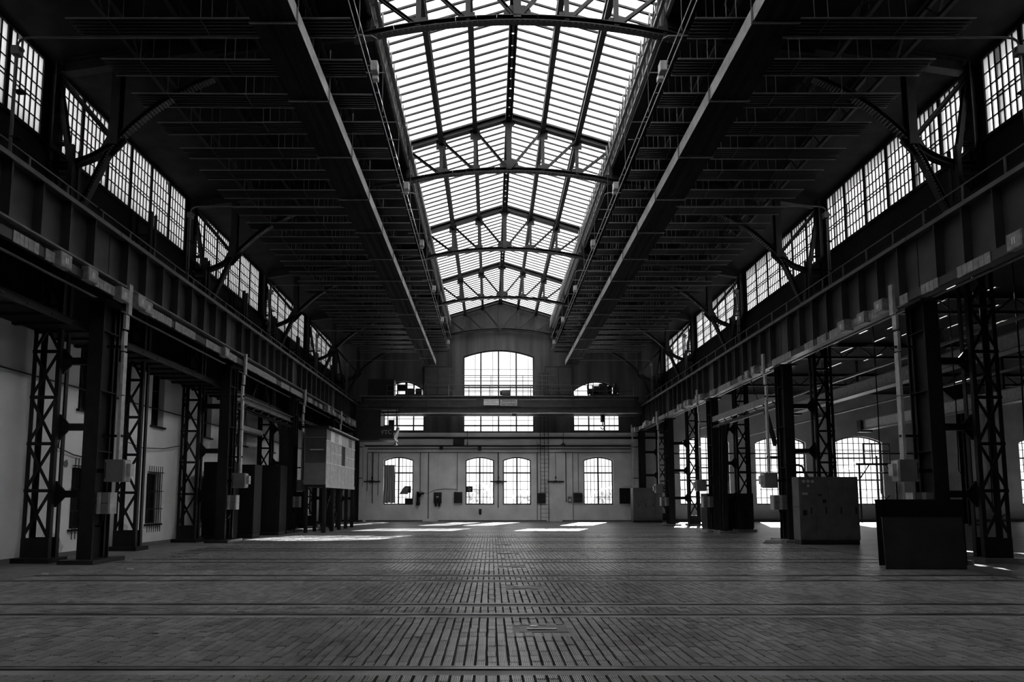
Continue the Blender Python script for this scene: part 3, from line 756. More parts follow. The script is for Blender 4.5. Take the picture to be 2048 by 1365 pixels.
def column(s, y, idx):
    t = thing('steel_column', f'twin-legged riveted steel column, {ORD[idx]} from the back wall, {SIDE[s]}', 'column', (0, y, 0), f'steel columns, {SIDE[s]}')
    c = CX[s]; x = LEG[s]; zt = 6.42
    for q in (-.31, .31): part(t, 'leg_flange', B().box(c-.18, c+.18, q-.015, q+.015, .1, zt), 'steel')
    part(t, 'leg_web', B().box(c-.012, c+.012, -.295, .295, .1, zt), 'steel')
    for q in (-.31, .31): part(t, 'edge_angle', B().ext([(a*-s, b_*(1 if q < 0 else -1)) for a, b_ in lsec(.07, .012)], (c-s*.10, q, .1), (c-s*.10, q, zt), up=(0, 1, 0)), 'girder_paint')
    for k in range(4): part(t, 'batten', B().box(c-.16, c+.16, -.295, .295, 1.2+k*1.5, 1.22+k*1.5), 'steel')
    part(t, 'cap_plate', B().box(c-.3, c+.3, -.42, .42, zt, zt+.06), 'steel')
    part(t, 'base_block', B().box(c-.42, c+.42, -.62, .62, 0, .1), 'concrete' if s > 0 else 'dark_paint')
    lattice_leg(t, x, s, 10.6)
    xo = XL+.12 if s < 0 else XR-.12
    part(t, 'upper_post', B().ext(isec(.34, .3, .03), (xo, 0, 10.5), (xo, 0, 12.86), up=(1, 0, 0)), 'steel')
    xa, xb = sorted((x-s*.28, c+s*.12))
    for z in (1.66, 3.32, 4.98):
        st = part(t, 'strut', B().ext(isec(.14, .17, .02), (xa, 0, z), (xb, 0, z)), 'steel')
        g = x-s*.28
        part(st, 'gusset', B().poly([(g, -.02, z-.32), (g-s*.05, -.02, z-.32), (g-s*.26, -.02, z-.08), (g-s*.26, -.02, z+.08), (g-s*.05, -.02, z+.32), (g, -.02, z+.32)], (0, .04, 0)), 'steel')
    return t
for s in (-1, 1):
    first = None
    for k, y in enumerate(COLY):
        lb = f'twin-legged riveted steel column, {ORD[4-k]} from the back wall, {SIDE[s]}'
        if first is None: first = column(s, y, 4-k)
        else: copy_tree(first, (0, y, 0), lb)
    copy_tree(first, (0, 43.05, 0), f'twin-legged riveted steel column standing against the back wall, {SIDE[s]}')
    copy_tree(first, (0, 7.6, 0), f'twin-legged riveted steel column, sixth from the back wall, {SIDE[s]}')
mid = thing('lattice_post', 'slender lattice post between columns by the plaster wall, fourth from the back wall', 'post', (0, 18.35, 0), 'slender lattice posts by the plaster wall')
lattice_leg(mid, LEG[-1], -1, 10.6)
for k, y in enumerate((25.55, 32.75, 39.9)):
    copy_tree(mid, (0, y, 0), f'slender lattice post between columns by the plaster wall, {ORD[2-k]} from the back wall')

# ------------------------------------------------------------------ crane runway girders, one length per bay
def girder(s, a, c, idx):
    t = thing('crane_girder', f'riveted plate girder of the crane runway, {ORD[idx]} bay from the back wall, {SIDE[s]}', 'girder', (CX[s], a, 6.5), f'crane runway girders, {SIDE[s]}')
    L = c-a-.03; z0, z1 = (.48, 1.78) if s < 0 else (.18, 1.66)
    part(t, 'web', B().box(-.012, .012, 0, L, z0, z1), 'girder_paint')
    part(t, 'bottom_flange', B().box(-.24, .24, 0, L, z0-.03, z0), 'girder_paint')
    part(t, 'flange_angle', B().ext(lsec(.09, .012), (-s*.24, 0, z0), (-s*.24, L, z0)), 'grey_paint')
    part(t, 'top_flange', B().box(-.26, .26, 0, L, z1, z1+.035), 'girder_paint')
    part(t, 'crane_rail', B().box(-.04, .04, 0, L, z1+.035, z1+.13), 'rail_steel')
    part(t, 'edge_strip', B().box(*sorted((-s*.29, -s*.25)), 0, L, z1-.05, z1+.05), 'grey_paint')
    for i in range(8):
        y = .45+i*(L-.45)/8
        for q in (-1, 1): part(t, 'stiffener', B().box(*sorted((0, q*.22)), y-.018, y+.018, z0, z1), 'girder_paint')
    part(t, 'tie_channel', B().ext(csec(.06, .035, .01), (s*.04, 0, -.0), (s*.04, L, -.0)), 'grey_paint', label='lower channel in paler grey than the girder')  # whole channel in grey paint, paler than the girder
    return t
GY = [.4, 7.6] + COLY + [43.5]
for s in (-1, 1):
    for k, (a, c) in enumerate(zip(GY, GY[1:])): girder(s, a, c, len(GY)-2-k)
    # walkway deck and railing behind the girder
    x0, x1 = sorted((CX[s]+s*.24, (XL if s < 0 else XR)))
    zd = 8.22
    solo('walkway', B().box(x0, x1, .4, YB, zd, zd+.05), 'steel', f'dark plank walkway along the crane runway, {SIDE[s]}', 'walkway', kind='structure')
    for k, (a, c) in enumerate(zip(GY[1:], GY[2:])):
        t = thing('railing', f'thin pipe railing along the crane walkway, {ORD[len(GY)-3-k]} bay from the back wall, {SIDE[s]}', 'railing', (CX[s]+s*.3, a, zd+.05), f'walkway railings, {SIDE[s]}')
        L = c-a-.1
        part(t, 'hand_rail', B().cyl((0, 0, .68), (0, L, .68), .018, 6), 'grey_paint')
        part(t, 'mid_rail', B().cyl((0, 0, .36), (0, L, .36), .012, 6), 'steel')
        for i in range(6): part(t, 'post', B().box(-.018, .018, .1+i*L/6, .136+i*L/6, 0, .68), 'grey_paint')
        for i in range(6): part(t, 'stay', B().beam((0, .12+i*L/6, .66), (s*.3, .45+i*L/6, 0), .02, .02), 'steel')

# ------------------------------------------------------------------ busbar trunking with plug-in boxes under the girders
BUSZ = {-1: 6.58, 1: 6.46}; BUSX = {-1: -9.16, 1: 10.16}
for s in (-1, 1):
    zc = BUSZ[s]; xf = BUSX[s]
    seq = 0
    for k, (a, c) in enumerate(zip(GY[1:], GY[2:])):
        t = thing('busbar_trunking', f'pale busbar trunking under the girder, {ORD[len(GY)-3-k]} bay from the back wall, {SIDE[s]}', 'trunking', (xf, a, zc), f'busbar trunking runs, {SIDE[s]}')
        part(t, 'back_rail', B().box(*sorted((s*.02, s*.14)), .02, c-a-.02, -.10, .10), 'dark_paint')
        for q in range(4): part(t, 'bracket', B().beam((s*.1, .6+q*1.9, .1), (s*.3, .6+q*1.9, .2 if s > 0 else .35), .05, .03), 'dark_paint')
        y = .12; boxes = []
        while y < c-a-.4:
            r = random.random()
            if r < .2:
                boxes.append(y); y += .40
            elif r < .5: y += random.uniform(.15, .5)
            else:
                for q in range(random.randint(2, 5)):
                    wd = random.choice((.11, .14, .16))
                    if y+wd > c-a-.2: break
                    part(t, 'cover_plate', B().box(*sorted((0, s*.025)), y, y+wd-.012, -.12-random.choice((0, .01)), .11), 'trunk_paint')
                    y += wd
        for bi, yb in enumerate(boxes):
            seq += 1
            dz = random.uniform(-.02, .05); dp = random.uniform(.1, .2)
            bx = thing('tap_off_box', f'pale plug-in box {ORD[min(bi, 30)]} in the {ORD[len(GY)-3-k]} trunking bay from the back wall, {SIDE[s]}', 'box', (xf, a+yb, zc), f'plug-in boxes on the trunking, {SIDE[s]}')
            part(bx, 'body', B().box(*sorted((-s*dp, s*.05)), 0, .34, -.17+dz, .15+dz), 'trunk_paint')
            part(bx, 'lid', B().box(*sorted((-s*dp-s*.012, -s*dp)), .015, .325, -.155+dz, .135+dz), 'trunk_paint')
            for q in (.14, .19): part(bx, 'mark', B().box(*sorted((-s*dp-s*.016, -s*dp-s*.012)), q, q+.022, -.08+dz, .05+dz), 'white_paint')
    # risers on the columns
    for k, y in enumerate(COLY+[43.0]):
        wh = ORD[4-k]
        x = xf-s*.02
        t = thing('conduit_riser', f'pale jogged conduit riser on the {wh} column from the back wall, {SIDE[s]}', 'conduit', (x, y, 2.2), f'conduit risers on the columns, {SIDE[s]}')
        for (z0, z1, dx, dy) in ((.31, 1.9, s*.06, 0), (1.93, 3.0, s*.06, .0), (3.05, 3.55, s*.08, .01), (3.6, 3.95, s*.04, -.02), (3.98, 4.75, 0, 0)):
            part(t, 'segment', B().box(dx-.035, dx+.035, dy-.07, dy+.07, z0, z1), 'light_paint')
        for z in (.9, 3.15): part(t, 'clamp', B().box(*sorted((0, s*.5)), -.03, .03, z-.03, z+.03), 'steel')
        if k == 4: continue
        t = thing('switch_box', f'upper grey switch box on the {wh} column from the back wall, {SIDE[s]}', 'switch box', (x, y-.1, 1.98), f'upper switch boxes, {SIDE[s]}')
        part(t, 'body', B().box(*sorted((s*.25, -s*.2)), -.14, .14, -.02, .52), 'grey_paint')
        part(t, 'mount', B().box(*sorted((s*.24, s*.72 if s > 0 else s*.58)), .02, .08, .2, .3), 'steel')
        part(t, 'skylit_cover', B().box(*sorted((-s*.2, -s*.24)), -.12, .12, .0, .5), 'light_paint')  # hall-facing side coloured pale for the skylight falling on it
        part(t, 'handle_housing', B().box(*sorted((-s*.24, -s*.34)), -.07, .09, .12, .42), 'light_paint')
        part(t, 'hinge', B().cyl((s*.22, -.15, .05), (s*.22, -.15, .45), .012, 6), 'steel')
        t = thing('switch_box', f'lower ribbed switch box on the {wh} column from the back wall, {SIDE[s]}', 'switch box', (x+s*.33, y-.12, 1.18), f'lower switch boxes, {SIDE[s]}')
        part(t, 'body', B().box(-.22, .22, -.13, .13, 0, .52), 'grey_paint')
        part(t, 'mount', B().box(*sorted((s*.2, s*.40)), -.02, .02, .2, .3), 'steel')
        part(t, 'rib', B().box(-.04, .04, -.15, -.13, 0, .52), 'light_paint')
        part(t, 'skylit_cover', B().box(*sorted((-s*.22, -s*.27)), -.13, .13, 0, .52), 'light_paint')  # skylight on the hall side put into this pale colour
        part(t, 'seam', B().box(-.22, .22, -.137, -.13, .25, .265), 'dark_paint')
        part(t, 'cable', B().tube([(0, 0, 0), (.02, -.02, -.15), (s*.1, .1, -.3), (s*.3, .2, -.3)], .03, 8), 'steel')

# ------------------------------------------------------------------ thin conduits rising from the girders to the ducts
for s in (-1, 1):
    for k, y in enumerate((11.7, 18.9, 26.1, 33.3, 40.5)):
        t = thing('bent_pipe', f'thin pipe bending in under the roof, {ORD[4-k]} from the back wall, {SIDE[s]}', 'pipe', (CX[s]+s*.1, y, 8.42), f'bent pipes under the roof, {SIDE[s]}')
        part(t, 'pipe', B().tube([(0, 0, -.1), (0, 0, 2.5), (-s*.03, 0, 2.6), (-s*.12, 0, 2.66), (-s*.3, 0, 2.68), (-s*4.9, 0, 2.68)], .022, 8), 'grey_paint')
        part(t, 'valve', B().box(-.09, .07, -.07, .07, 2.28, 2.46).cyl((-.12, 0, 2.4), (.12, 0, 2.4), .04, 8), 'grey_paint')
        part(t, 'pipe', B().cyl((s*.12, .1, -.1), (s*.12, .1, 2.4), .016, 6), 'grey_paint')
        for z in (.5, 1.5): part(t, 'clip', B().box(-.03, .15, -.02, .12, z, z+.03), 'steel')
    for k, y in enumerate((22.0, 29.2, 36.4)):
        pass

# ------------------------------------------------------------------ portal frames in the second bay
for s in (-1, 1):
    c = CX[s]-s*.05
    t = thing('portal_frame', f'braced portal beam with leaning legs between two columns, {SIDE[s]}', 'frame', (c, 22.0, 0), 'braced portal frames')
    part(t, 'beam', B().ext(csec(.16, .26, .02), (0, .35, 5.42), (0, 6.9, 5.42)), 'grey_paint')
    part(t, 'beam', B().ext(csec(.16, .10, .02), (0, .35, 5.05), (0, 6.9, 5.05)), 'steel')
    for i in range(8): part(t, 'lacing_bar', B().beam((0, .5+i*.8, 5.1), (0, .5+i*.8+.4, 5.35), .02, .06), 'steel')
    part(t, 'leg', B().ext(isec(.26, .34, .02), (0, 6.0, .08), (0, 5.75, 5.0), up=(0, 1, 0)), 'steel')
    part(t, 'leg', B().ext(isec(.12, .14, .015), (0, .7, 3.6), (0, 1.4, 5.05), up=(0, 1, 0)), 'steel')
    part(t, 'knee', B().ext(isec(.1, .12, .015), (0, 5.8, 3.9), (0, 5.1, 5.05), up=(0, 1, 0)), 'steel')
    part(t, 'base_block', B().box(-.35, .35, 5.6, 6.5, 0, .1), 'dark_paint' if s < 0 else 'concrete')
    part(t, 'hanger_bar', B().cyl((0, 2.0, 5.5), (0, 2.6, 6.45), .02, 6), 'steel')
    part(t, 'hanger_bar', B().cyl((0, 4.0, 5.5), (0, 3.4, 6.45), .02, 6), 'steel')

# ------------------------------------------------------------------ ribbed deck under the walkway along the plaster wall
dk = thing('service_deck', 'dark ribbed steel deck along the top of the plaster wall', 'deck', (XL, .4, 5.72), kind='structure')
part(dk, 'plate', B().box(0, 1.5, 0, 43.0, .06, .1), 'steel')
for i in range(60): part(dk, 'rib', B().box(0, 1.5, i*.72, i*.72+.12, 0, .06), 'steel')
part(dk, 'edge_channel', B().ext(csec(.06, .18, .015), (1.5, 0, .03), (1.5, 43.0, .03)), 'steel')

# ================================================================== BRIDGE CRANE
YC = 41.0
cr = thing('bridge_crane', 'dark overhead bridge crane spanning the hall in front of the arched windows', 'crane', (0, YC, 7.5))
xa, xb = -9.2, 10.35
part(cr, 'front_girder', B().box(xa, xb, .02, .5, .06, 1.16), 'girder_paint')
part(cr, 'flange', B().box(xa, xb, -.10, .55, 1.16, 1.22), 'grey_paint')
part(cr, 'flange', B().box(xa, xb, -.06, .55, .0, .06), 'girder_paint')
part(cr, 'ledge_angle', B().ext(lsec(.07, .012), (xa, -.05, .42), (xb, -.05, .42)), 'girder_paint')
part(cr, 'conductor_bar', B().box(-6.2, xb-.3, -.1, -.06, -.03, .03), 'light_paint', label='pale conductor bar under the front girder')
part(cr, 'pipe', B().cyl((xa+.4, -.09, .93), (-1.0, -.09, .93), .025, 6), 'grey_paint')
part(cr, 'pipe', B().cyl((1.9, -.09, .93), (xb-.3, -.09, .93), .025, 6), 'grey_paint')
part(cr, 'rear_girder', B().box(xa, xb, 1.5, 1.95, .06, 1.16), 'girder_paint')
part(cr, 'walkway_plate', B().box(xa, xb, .5, .95, 1.14, 1.18), 'dark_paint')
for x in (xa-.1, xb-.2): part(cr, 'end_carriage', B().box(x, x+.35, -.35, 2.4, .75, 1.15), 'girder_paint')
for x in (xa-.05, xb-.15):
    for y in (.0, 2.0): part(cr, 'wheel', B().cyl((x+.02, y, .98), (x+.14, y, .98), .14, 14), 'rail_steel')
X = -7.2
while X < 10.2:
    part(cr, 'rail_post', B().box(X-.025, X+.025, -.14, -.09, .25, 1.95), 'girder_paint')
    X += 1.42
for z in (1.55, 1.95): part(cr, 'hand_rail', B().cyl((-7.2, -.115, z), (10.0, -.115, z), .026, 6), 'girder_paint')
for z in (2.6, 3.0): part(cr, 'hand_rail', B().cyl((-4.8, 1.7, z), (4.6, 1.7, z), .028, 6), 'girder_paint')
for x in (-4.8, -2.4, 0, 2.3, 4.6): part(cr, 'rail_post', B().box(x-.02, x+.02, 1.68, 1.72, 1.16, 3.0), 'girder_paint')
part(cr, 'control_cabinet', B().box(-8.55, -6.72, .1, .8, 1.22, 2.42), 'dark_paint')
cb = part(cr, 'cab', B().box(-9.05, -7.45, -.9, .4, -1.95, .18), 'dark_paint', label='sheet-metal driver cab hung below the girder')
part(cb, 'roof', B().box(-9.1, -6.35, -.95, .45, .1, .2), 'girder_paint')
part(cb, 'nose_floor', B().box(-7.45, -6.45, -.9, .4, -1.95, -1.85), 'dark_paint')
part(cb, 'nose_panel', B().box(-7.45, -6.55, -.9, -.87, -1.85, -1.0), 'dark_paint')
part(cb, 'nose_panel', B().poly([(-6.55, -.9, -1.85), (-6.35, -.9, -1.0), (-6.35, .4, -1.0), (-6.55, .4, -1.85)], (.02, 0, 0)), 'dark_paint')
for x in (-7.45, -6.95, -6.38): part(cb, 'window_post', B().box(x-.025, x+.025, -.9, -.86, -1.0, .1), 'dark_paint')
part(cb, 'window_rail', B().box(-7.45, -6.38, -.9, -.87, -.3, -.25), 'dark_paint')
part(cb, 'pane', B().box(-7.42, -6.4, -.885, -.88, -1.0, .1), 'glass')
part(cb, 'seat_back', B().box(-7.0, -6.6, -.35, -.27, -1.2, -.5), 'dark_paint')
part(cb, 'ledge', B().box(-7.5, -6.45, -1.0, -.88, -1.42-.5, -1.86), 'grey_paint')
text_mesh('cab_lettering', 'FTC', .40, 'light_paint', cb, (-7.02, -.905, -1.42), (math.radians(90), math.radians(-3), 0))
part(cr, 'lamp', B().lathe((-6.5, -.3, -2.25), [(.12, 0), (.05, .22), (.05, .4)], 10), 'grey_paint')
for x in (-2.4, 1.5): pass
# hoist trolley and motors
tr = part(cr, 'trolley_frame', B().box(6.9, 8.9, .1, 1.9, 1.22, 1.40), 'dark_paint')
part(tr, 'drum', B().cyl((7.2, .9, 1.75), (8.5, .9, 1.75), .34, 16), 'dark_paint')
part(tr, 'motor', B().cyl((6.75, .5, 1.62), (7.15, .5, 1.62), .2, 12), 'steel')
part(tr, 'motor', B().cyl((8.55, .5, 1.7), (8.95, .5, 1.7), .2, 12), 'steel')
part(tr, 'gear_case', B().box(7.55, 8.1, .2, .6, 1.4, 2.12), 'dark_paint')
part(tr, 'brake', B().box(8.6, 8.8, .3, .7, 1.4, 2.15), 'steel')
part(tr, 'hand_wheel', B().cyl((6.7, .3, 1.9), (6.74, .3, 1.9), .16, 12), 'steel')
t2 = part(cr, 'trolley_frame', B().box(-6.6, -4.8, .1, 1.9, 1.22, 1.36), 'dark_paint')
part(t2, 'gear_case', B().box(-5.8, -5.35, .2, .7, 1.36, 1.78), 'dark_paint')
part(t2, 'gear_case', B().box(-5.25, -4.85, .2, .7, 1.36, 1.78), 'steel')
part(t2, 'motor', B().cyl((-6.55, .5, 1.9), (-5.95, .5, 1.9), .22, 12), 'steel')
part(t2, 'brake', B().box(-5.98, -5.85, .3, .6, 1.36, 2.25), 'steel')
mt = part(cr, 'travel_motor', B().cyl((.75, .15, 1.45), (1.35, .15, 1.45), .22, 14), 'grey_paint')
part(mt, 'end_bell', B().cyl((.62, .15, 1.45), (.75, .15, 1.45), .17, 14), 'steel')
part(cr, 'limit_switch', B().box(1.45, 1.75, -.12, -.02, -.2, -.03), 'dark_paint')
sg = part(cr, 'sign_plate', B().box(-.50, .54, -.17, -.15, .54, .96), 'white_paint')
part(sg, 'sign_border', B().box(-.51, .55, -.16, -.145, .53, .97), 'grey_paint')
for z, s_, sz in ((.865, 'A FÜGGŐ TEHER ALATT', .098), (.755, 'TARTÓZKODNI', .085), (.635, 'TILOS ÉS ÉLETVESZÉLYES', .085)):
    text_mesh('lettering', s_, sz, 'black', sg, (.02, -.172, z), (math.radians(90), 0, 0))
sg = part(cr, 'sign_plate', B().box(.62, 1.80, -.17, -.15, .50, .95), 'light_paint')
for z, s_ in ((.835, 'TEHERBÍRÁS'), (.615, '2x5 TONNA')):
    o = text_mesh('lettering', s_, .205, 'black', sg, (1.21, -.172, z), (math.radians(90), 0, 0)); o.scale = (.88, 1, 1)
hk = thing('crane_hook', 'hook block hanging from the crane trolley in front of the small upper window', 'hook', (7.85, YC+.9, 6.62))
part(hk, 'sheave_block', B().cyl((-.12, 0, .62), (.12, 0, .62), .24, 16), 'steel')
part(hk, 'hook', B().tube([(0, 0, .4), (0, 0, .2), (.1, 0, .1), (.1, 0, -.05), (0, 0, -.12), (-.1, 0, -.06), (-.12, 0, .04)], .04, 8), 'steel')
for q in (-.1, .1): part(hk, 'rope', B().cyl((q, 0, .7), (q, 0, 2.3), .014, 6), 'steel')

# ================================================================== BACK WALL FITTINGS
YW = YB
def wallpipe(label, pts, r=.03, m='steel', cat='pipe', grp='pipes on the back wall'):
    solo('wall_pipe', B().tube(pts, r, 8), m, label, cat, (0, 0, 0), grp)
wallpipe('uppermost long pipe across the back wall below the ledge', [(-9.2, YW-.12, 5.48), (10.2, YW-.12, 5.48)], .055)
wallpipe('middle long pipe across the back wall below the ledge', [(-9.0, YW-.10, 5.26), (10.2, YW-.10, 5.26)], .035)
wallpipe('lowest thin pipe across the back wall above the arched windows', [(-9.0, YW-.08, 5.0), (10.2, YW-.08, 5.0)], .022)
vp = [(-9.0, 2.2, .02, 'beside the hall corner by the driver cab'), (-8.6, 1.3, .025, 'second beside the hall corner by the driver cab'), (-8.2, 1.9, .02, 'close beside the hung sheet'), (-5.15, 1.2, .02, 'next to the hung sheet window'),
      (-4.55, .2, .03, 'between the hung sheet window and the starter'), (-2.45, 2.2, .018, 'above the dark box by the fan plate'), (.52, 1.0, .03, 'between the close pair of windows'), (3.35, .1, .02, 'behind the ladder'),
      (5.45, 1.4, .03, 'near the second wall bracket'), (5.95, .1, .02, 'by the small dial'), (6.35, 2.1, .018, 'above the box beyond the ladder')]
for x, z, r, w_ in vp:
    wallpipe(f'thin vertical pipe {w_}, on the back wall', [(x, YW-.06, 5.0), (x, YW-.06, z)], r, grp='vertical pipes on the back wall')
wallpipe('curved conduit running from the top pipes beyond the ladder', [(3.3, YW-.05, 5.9), (3.38, YW-.05, 5.7), (3.4, YW-.05, 5.3), (3.4, YW-.05, 2.1)], .015, 'grey_paint', 'conduit')
wallpipe('thin cable sagging from the hung sheet window to the dark box', [(-5.1, YW-.05, 2.15), (-4.6, YW-.05, 2.0), (-4.1, YW-.05, 2.25), (-3.4, YW-.05, 2.35), (-2.5, YW-.05, 2.32)], .018, 'steel', 'cable')

ld = thing('ladder', 'tall steel wall ladder rising past the crane beside the close window pair', 'ladder', (3.88, YW-.22, 0))
for q in (-.29, 0, .29):
    part(ld, 'rail', B().box(q-.02, q+.02, -.02, .02, 0.0 if q else 2.1, 10.9), 'steel')
for i in range(36): part(ld, 'rung', B().cyl((-.29, 0, .3+i*.3), (.29, 0, .3+i*.3), .012, 6), 'steel')
for z in (1.2, 3.6, 5.9, 8.3, 10.6): part(ld, 'standoff', B().box(-.31, -.27, 0, .22, z, z+.03), 'steel')

def wbox(name, label, x0, x1, z0, z1, d, m, cat, extra=()):
    t = thing(name, label, cat, ((x0+x1)/2, YW, z0)); w_ = (x1-x0)/2; h_ = z1-z0
    part(t, 'body', B().box(-w_, w_, -d, 0, 0, h_), m)
    part(t, 'door', B().box(-w_+.03, w_-.03, -d-.012, -d, .03, h_-.03), m)
    part(t, 'handle', B().box(w_-.09, w_-.06, -d-.03, -d-.012, h_*.4, h_*.6), 'steel')
    for e in extra: part(t, *e)
    return t
wbox('wall_cabinet', 'dark flat wall box next to the fan-plate window', -2.68, -2.08, 1.32, 2.12, .2, 'dark_paint', 'box')
wbox('wall_cabinet', 'dark flat wall box half behind the ladder', 3.36, 3.95, 1.32, 2.05, .15, 'dark_paint', 'box')
wbox('wall_cabinet', 'dark square wall box beside the window past the ladder', 6.0, 6.62, 1.36, 2.06, .2, 'dark_paint', 'box')
wbox('wall_cabinet', 'large black wall box beside the grey cabinets', 9.32, 10.05, 1.28, 2.4, .2, 'black', 'box')
wbox('meter', 'small pale dial box beside the dark square wall box', 5.57, 5.86, 1.34, 1.78, .1, 'grey_paint', 'meter', (('dial', B().cyl((0, -.13, .2), (0, -.1, .2), .1, 14), 'white_paint'),))
st = thing('starter', 'dark cast motor starter with two cable glands on the back wall', 'starter', (-3.86, YW, 1.1))
part(st, 'body', B().box(-.28, .28, -.22, 0, .2, 1.0), 'dark_paint'); part(st, 'cover', B().box(-.22, .22, -.3, -.22, .3, .8), 'steel'); part(st, 'plate', B().box(-.09, .09, -.31, -.3, .62, .72), 'light_paint')
for q in (-.12, .12): part(st, 'cable_gland', B().cyl((q, -.12, -.02), (q, -.12, .22), .075, 10), 'steel')
st = thing('valve', 'small dark wall valve with hand wheels beside the hung sheet window', 'valve', (-5.3, YW, 1.35))
part(st, 'body', B().cyl((0, -.15, 0), (0, -.15, .8), .09, 10), 'dark_paint'); part(st, 'hand_wheel', B().cyl((.1, -.26, .55), (.1, -.22, .55), .16, 12), 'steel'); part(st, 'branch', B().cyl((-.05, -.15, .65), (.45, -.15, .65), .06, 8), 'dark_paint'); part(st, 'base', B().box(-.12, .12, -.2, 0, -.2, .02), 'dark_paint')
st = thing('socket', 'small dark socket low on the back wall under the fan plate window', 'socket', (-.78, YW, .48))
part(st, 'body', B().box(-.1, .1, -.09, 0, .06, .42), 'dark_paint'); part(st, 'outlet', B().cyl((0, -.1, .02), (0, -.04, .14), .06, 8), 'steel')
fp = thing('fan_plate', 'square dark extractor fan plate set in the corner of the arched window', 'fan', (-1.58, YB+.1, 2.12))
part(fp, 'plate', B().box(-.24, .24, -.03, .03, 0, .42), 'black')
for k in range(4):
    a = math.radians(90*k+30); c_, s_ = math.cos(a), math.sin(a)
    part(fp, 'blade', B().poly([(.03*c_, -.04, .21+.03*s_), (.15*c_-.05*s_, -.04, .21+.15*s_+.05*c_), (.15*c_+.05*s_, -.04, .21+.15*s_-.05*c_)], (0, .01, 0)), 'light_paint')
part(fp, 'hub', B().cyl((0, -.05, .21), (0, -.03, .21), .03, 10), 'light_paint')
sh = B(); n = 16
for i in range(n):
    xa_, xb_ = -.42+.84*i/n, -.42+.84*(i+1)/n
    fa, fb = .04*math.sin(i*1.9)+.02*math.sin(i*.7), .04*math.sin((i+1)*1.9)+.02*math.sin((i+1)*.7)
    sh.quad((xa_*1.08, fa, .02*math.sin(i)), (xb_*1.08, fb, .02*math.sin(i+1)), (xb_*.86, fb*.5, 2.72), (xa_*.86, fa*.5, 2.72))
ct = thing('hung_sheet', 'ragged pale sheet hanging across half of an arched window', 'sheet', (-7.38, YB-.02, 1.32))
part(ct, 'cloth', sh, 'curtain'); part(ct, 'rod', B().cyl((-.45, 0, 2.74), (.45, 0, 2.74), .03, 8), 'steel')
rf = thing('reflector', 'flared sheet reflector standing in the hung sheet window', 'reflector', (-6.25, YB+.05, 1.25))
part(rf, 'shade', B().poly([(-.42, -.05, .72), (.2, -.05, .72), (.28, -.05, 1.22), (-.1, -.05, 1.22)], (0, .1, 0)), 'grey_paint'); part(rf, 'bracket', B().box(-.05, .42, -.02, .04, 1.22, 1.30), 'black'); part(rf, 'box', B().box(.16, .42, -.04, .06, .82, 1.24), 'black')
part(rf, 'stem', B().box(.3, .36, -.01, .03, .45, .85), 'black')
bx = thing('crate', 'small black box standing on the sill of the hung sheet window', 'box', (-5.98, YB+.04, 1.21))
part(bx, 'body', B().box(-.26, .26, -.1, .1, 0, .42), 'black'); part(bx, 'lid', B().box(-.28, .28, -.12, .12, .42, .46), 'black')
for x0, x1, lb in ((-.05, 1.15, 'between the close pair of arched windows'), (4.1, 5.3, 'beside the ladder'), (-9.25, -8.05, 'beside the hung sheet window')):
    t = thing('wall_bracket', f'dark horizontal bracket bar on a rod {lb}', 'bracket', ((x0+x1)/2, YW, 2.88), 'bracket bars on the back wall')
    part(t, 'bar', B().box(-.6, .6, -.16, -.04, -.05, .05), 'dark_paint'); part(t, 'plate', B().box(-.12, .12, -.06, 0, -.08, .08), 'dark_paint')
    part(t, 'rod', B().cyl((0, -.1, .05), (0, -.1, 2.1), .014, 6), 'dark_paint'); part(t, 'knob', B().cyl((0, -.1, .2), (0, -.1, .36), .05, 8), 'dark_paint')
    for q in (-.15, .3): part(t, 'hook', B().box(q-.015, q+.015, -.12, -.09, -.18, -.05), 'dark_paint')
for x, z, lb in ((5.2, 5.45, 'past the ladder'), (-1.7, 5.35, 'above the fan plate window')):
    t = thing('hanging_lamp', f'small dark pendant lamp on a rod {lb}', 'lamp', (x, YB-.7, z), 'small pendant lamps by the back wall')
    part(t, 'rod', B().cyl((0, 0, .1), (0, 0, 1.2), .02, 6), 'steel'); part(t, 'shade', B().lathe((0, 0, 0), [(.2, 0), (.18, .08), (.06, .16), (.04, .24)], 14), 'dark_paint')
    part(t, 'arm', B().beam((0, 0, 1.2), (0, .7, 1.2), .03, .03), 'steel')
wbox('junction_box', 'dark junction box on the ledge above the dark wall box', -2.75, -1.95, 5.55, 5.95, .25, 'dark_paint', 'box')
wbox('junction_box', 'small dark junction box on the pipes by the fan plate window', -.95, -.7, 5.15, 5.42, .2, 'dark_paint', 'box')
wbox('junction_box', 'small dark junction box on the pipes above the starter', -3.75, -3.5, 5.2, 5.42, .2, 'dark_paint', 'box')
for x0, x1, lb in ((-5.0, -2.85, 'next to the small upper window behind the cab'), (3.95, 6.0, 'next to the small upper window behind the hook')):
    t = thing('wall_hatch', f'dark double hatch {lb}', 'hatch', ((x0+x1)/2, YB, 9.2), 'steel hatches high on the sooty wall'); w_ = (x1-x0)/2
    part(t, 'frame', B().box(-w_, w_, -.08, 0, 0, 2.2), 'dark_paint')
    for a, c in ((-w_+.08, -.03), (.03, w_-.08)): part(t, 'leaf', B().box(a, c, -.1, -.08, .1, 2.1), 'girder_paint')
    part(t, 'sill', B().box(-w_-.1, w_+.1, -.35, 0, -.08, 0), 'steel')
    part(t, 'rail', B().cyl((-w_, -.32, .55), (w_, -.32, .55), .02, 6), 'steel')
    for q in (-w_, 0, w_): part(t, 'post', B().box(q-.02, q+.02, -.34, -.30, 0, .55), 'steel')

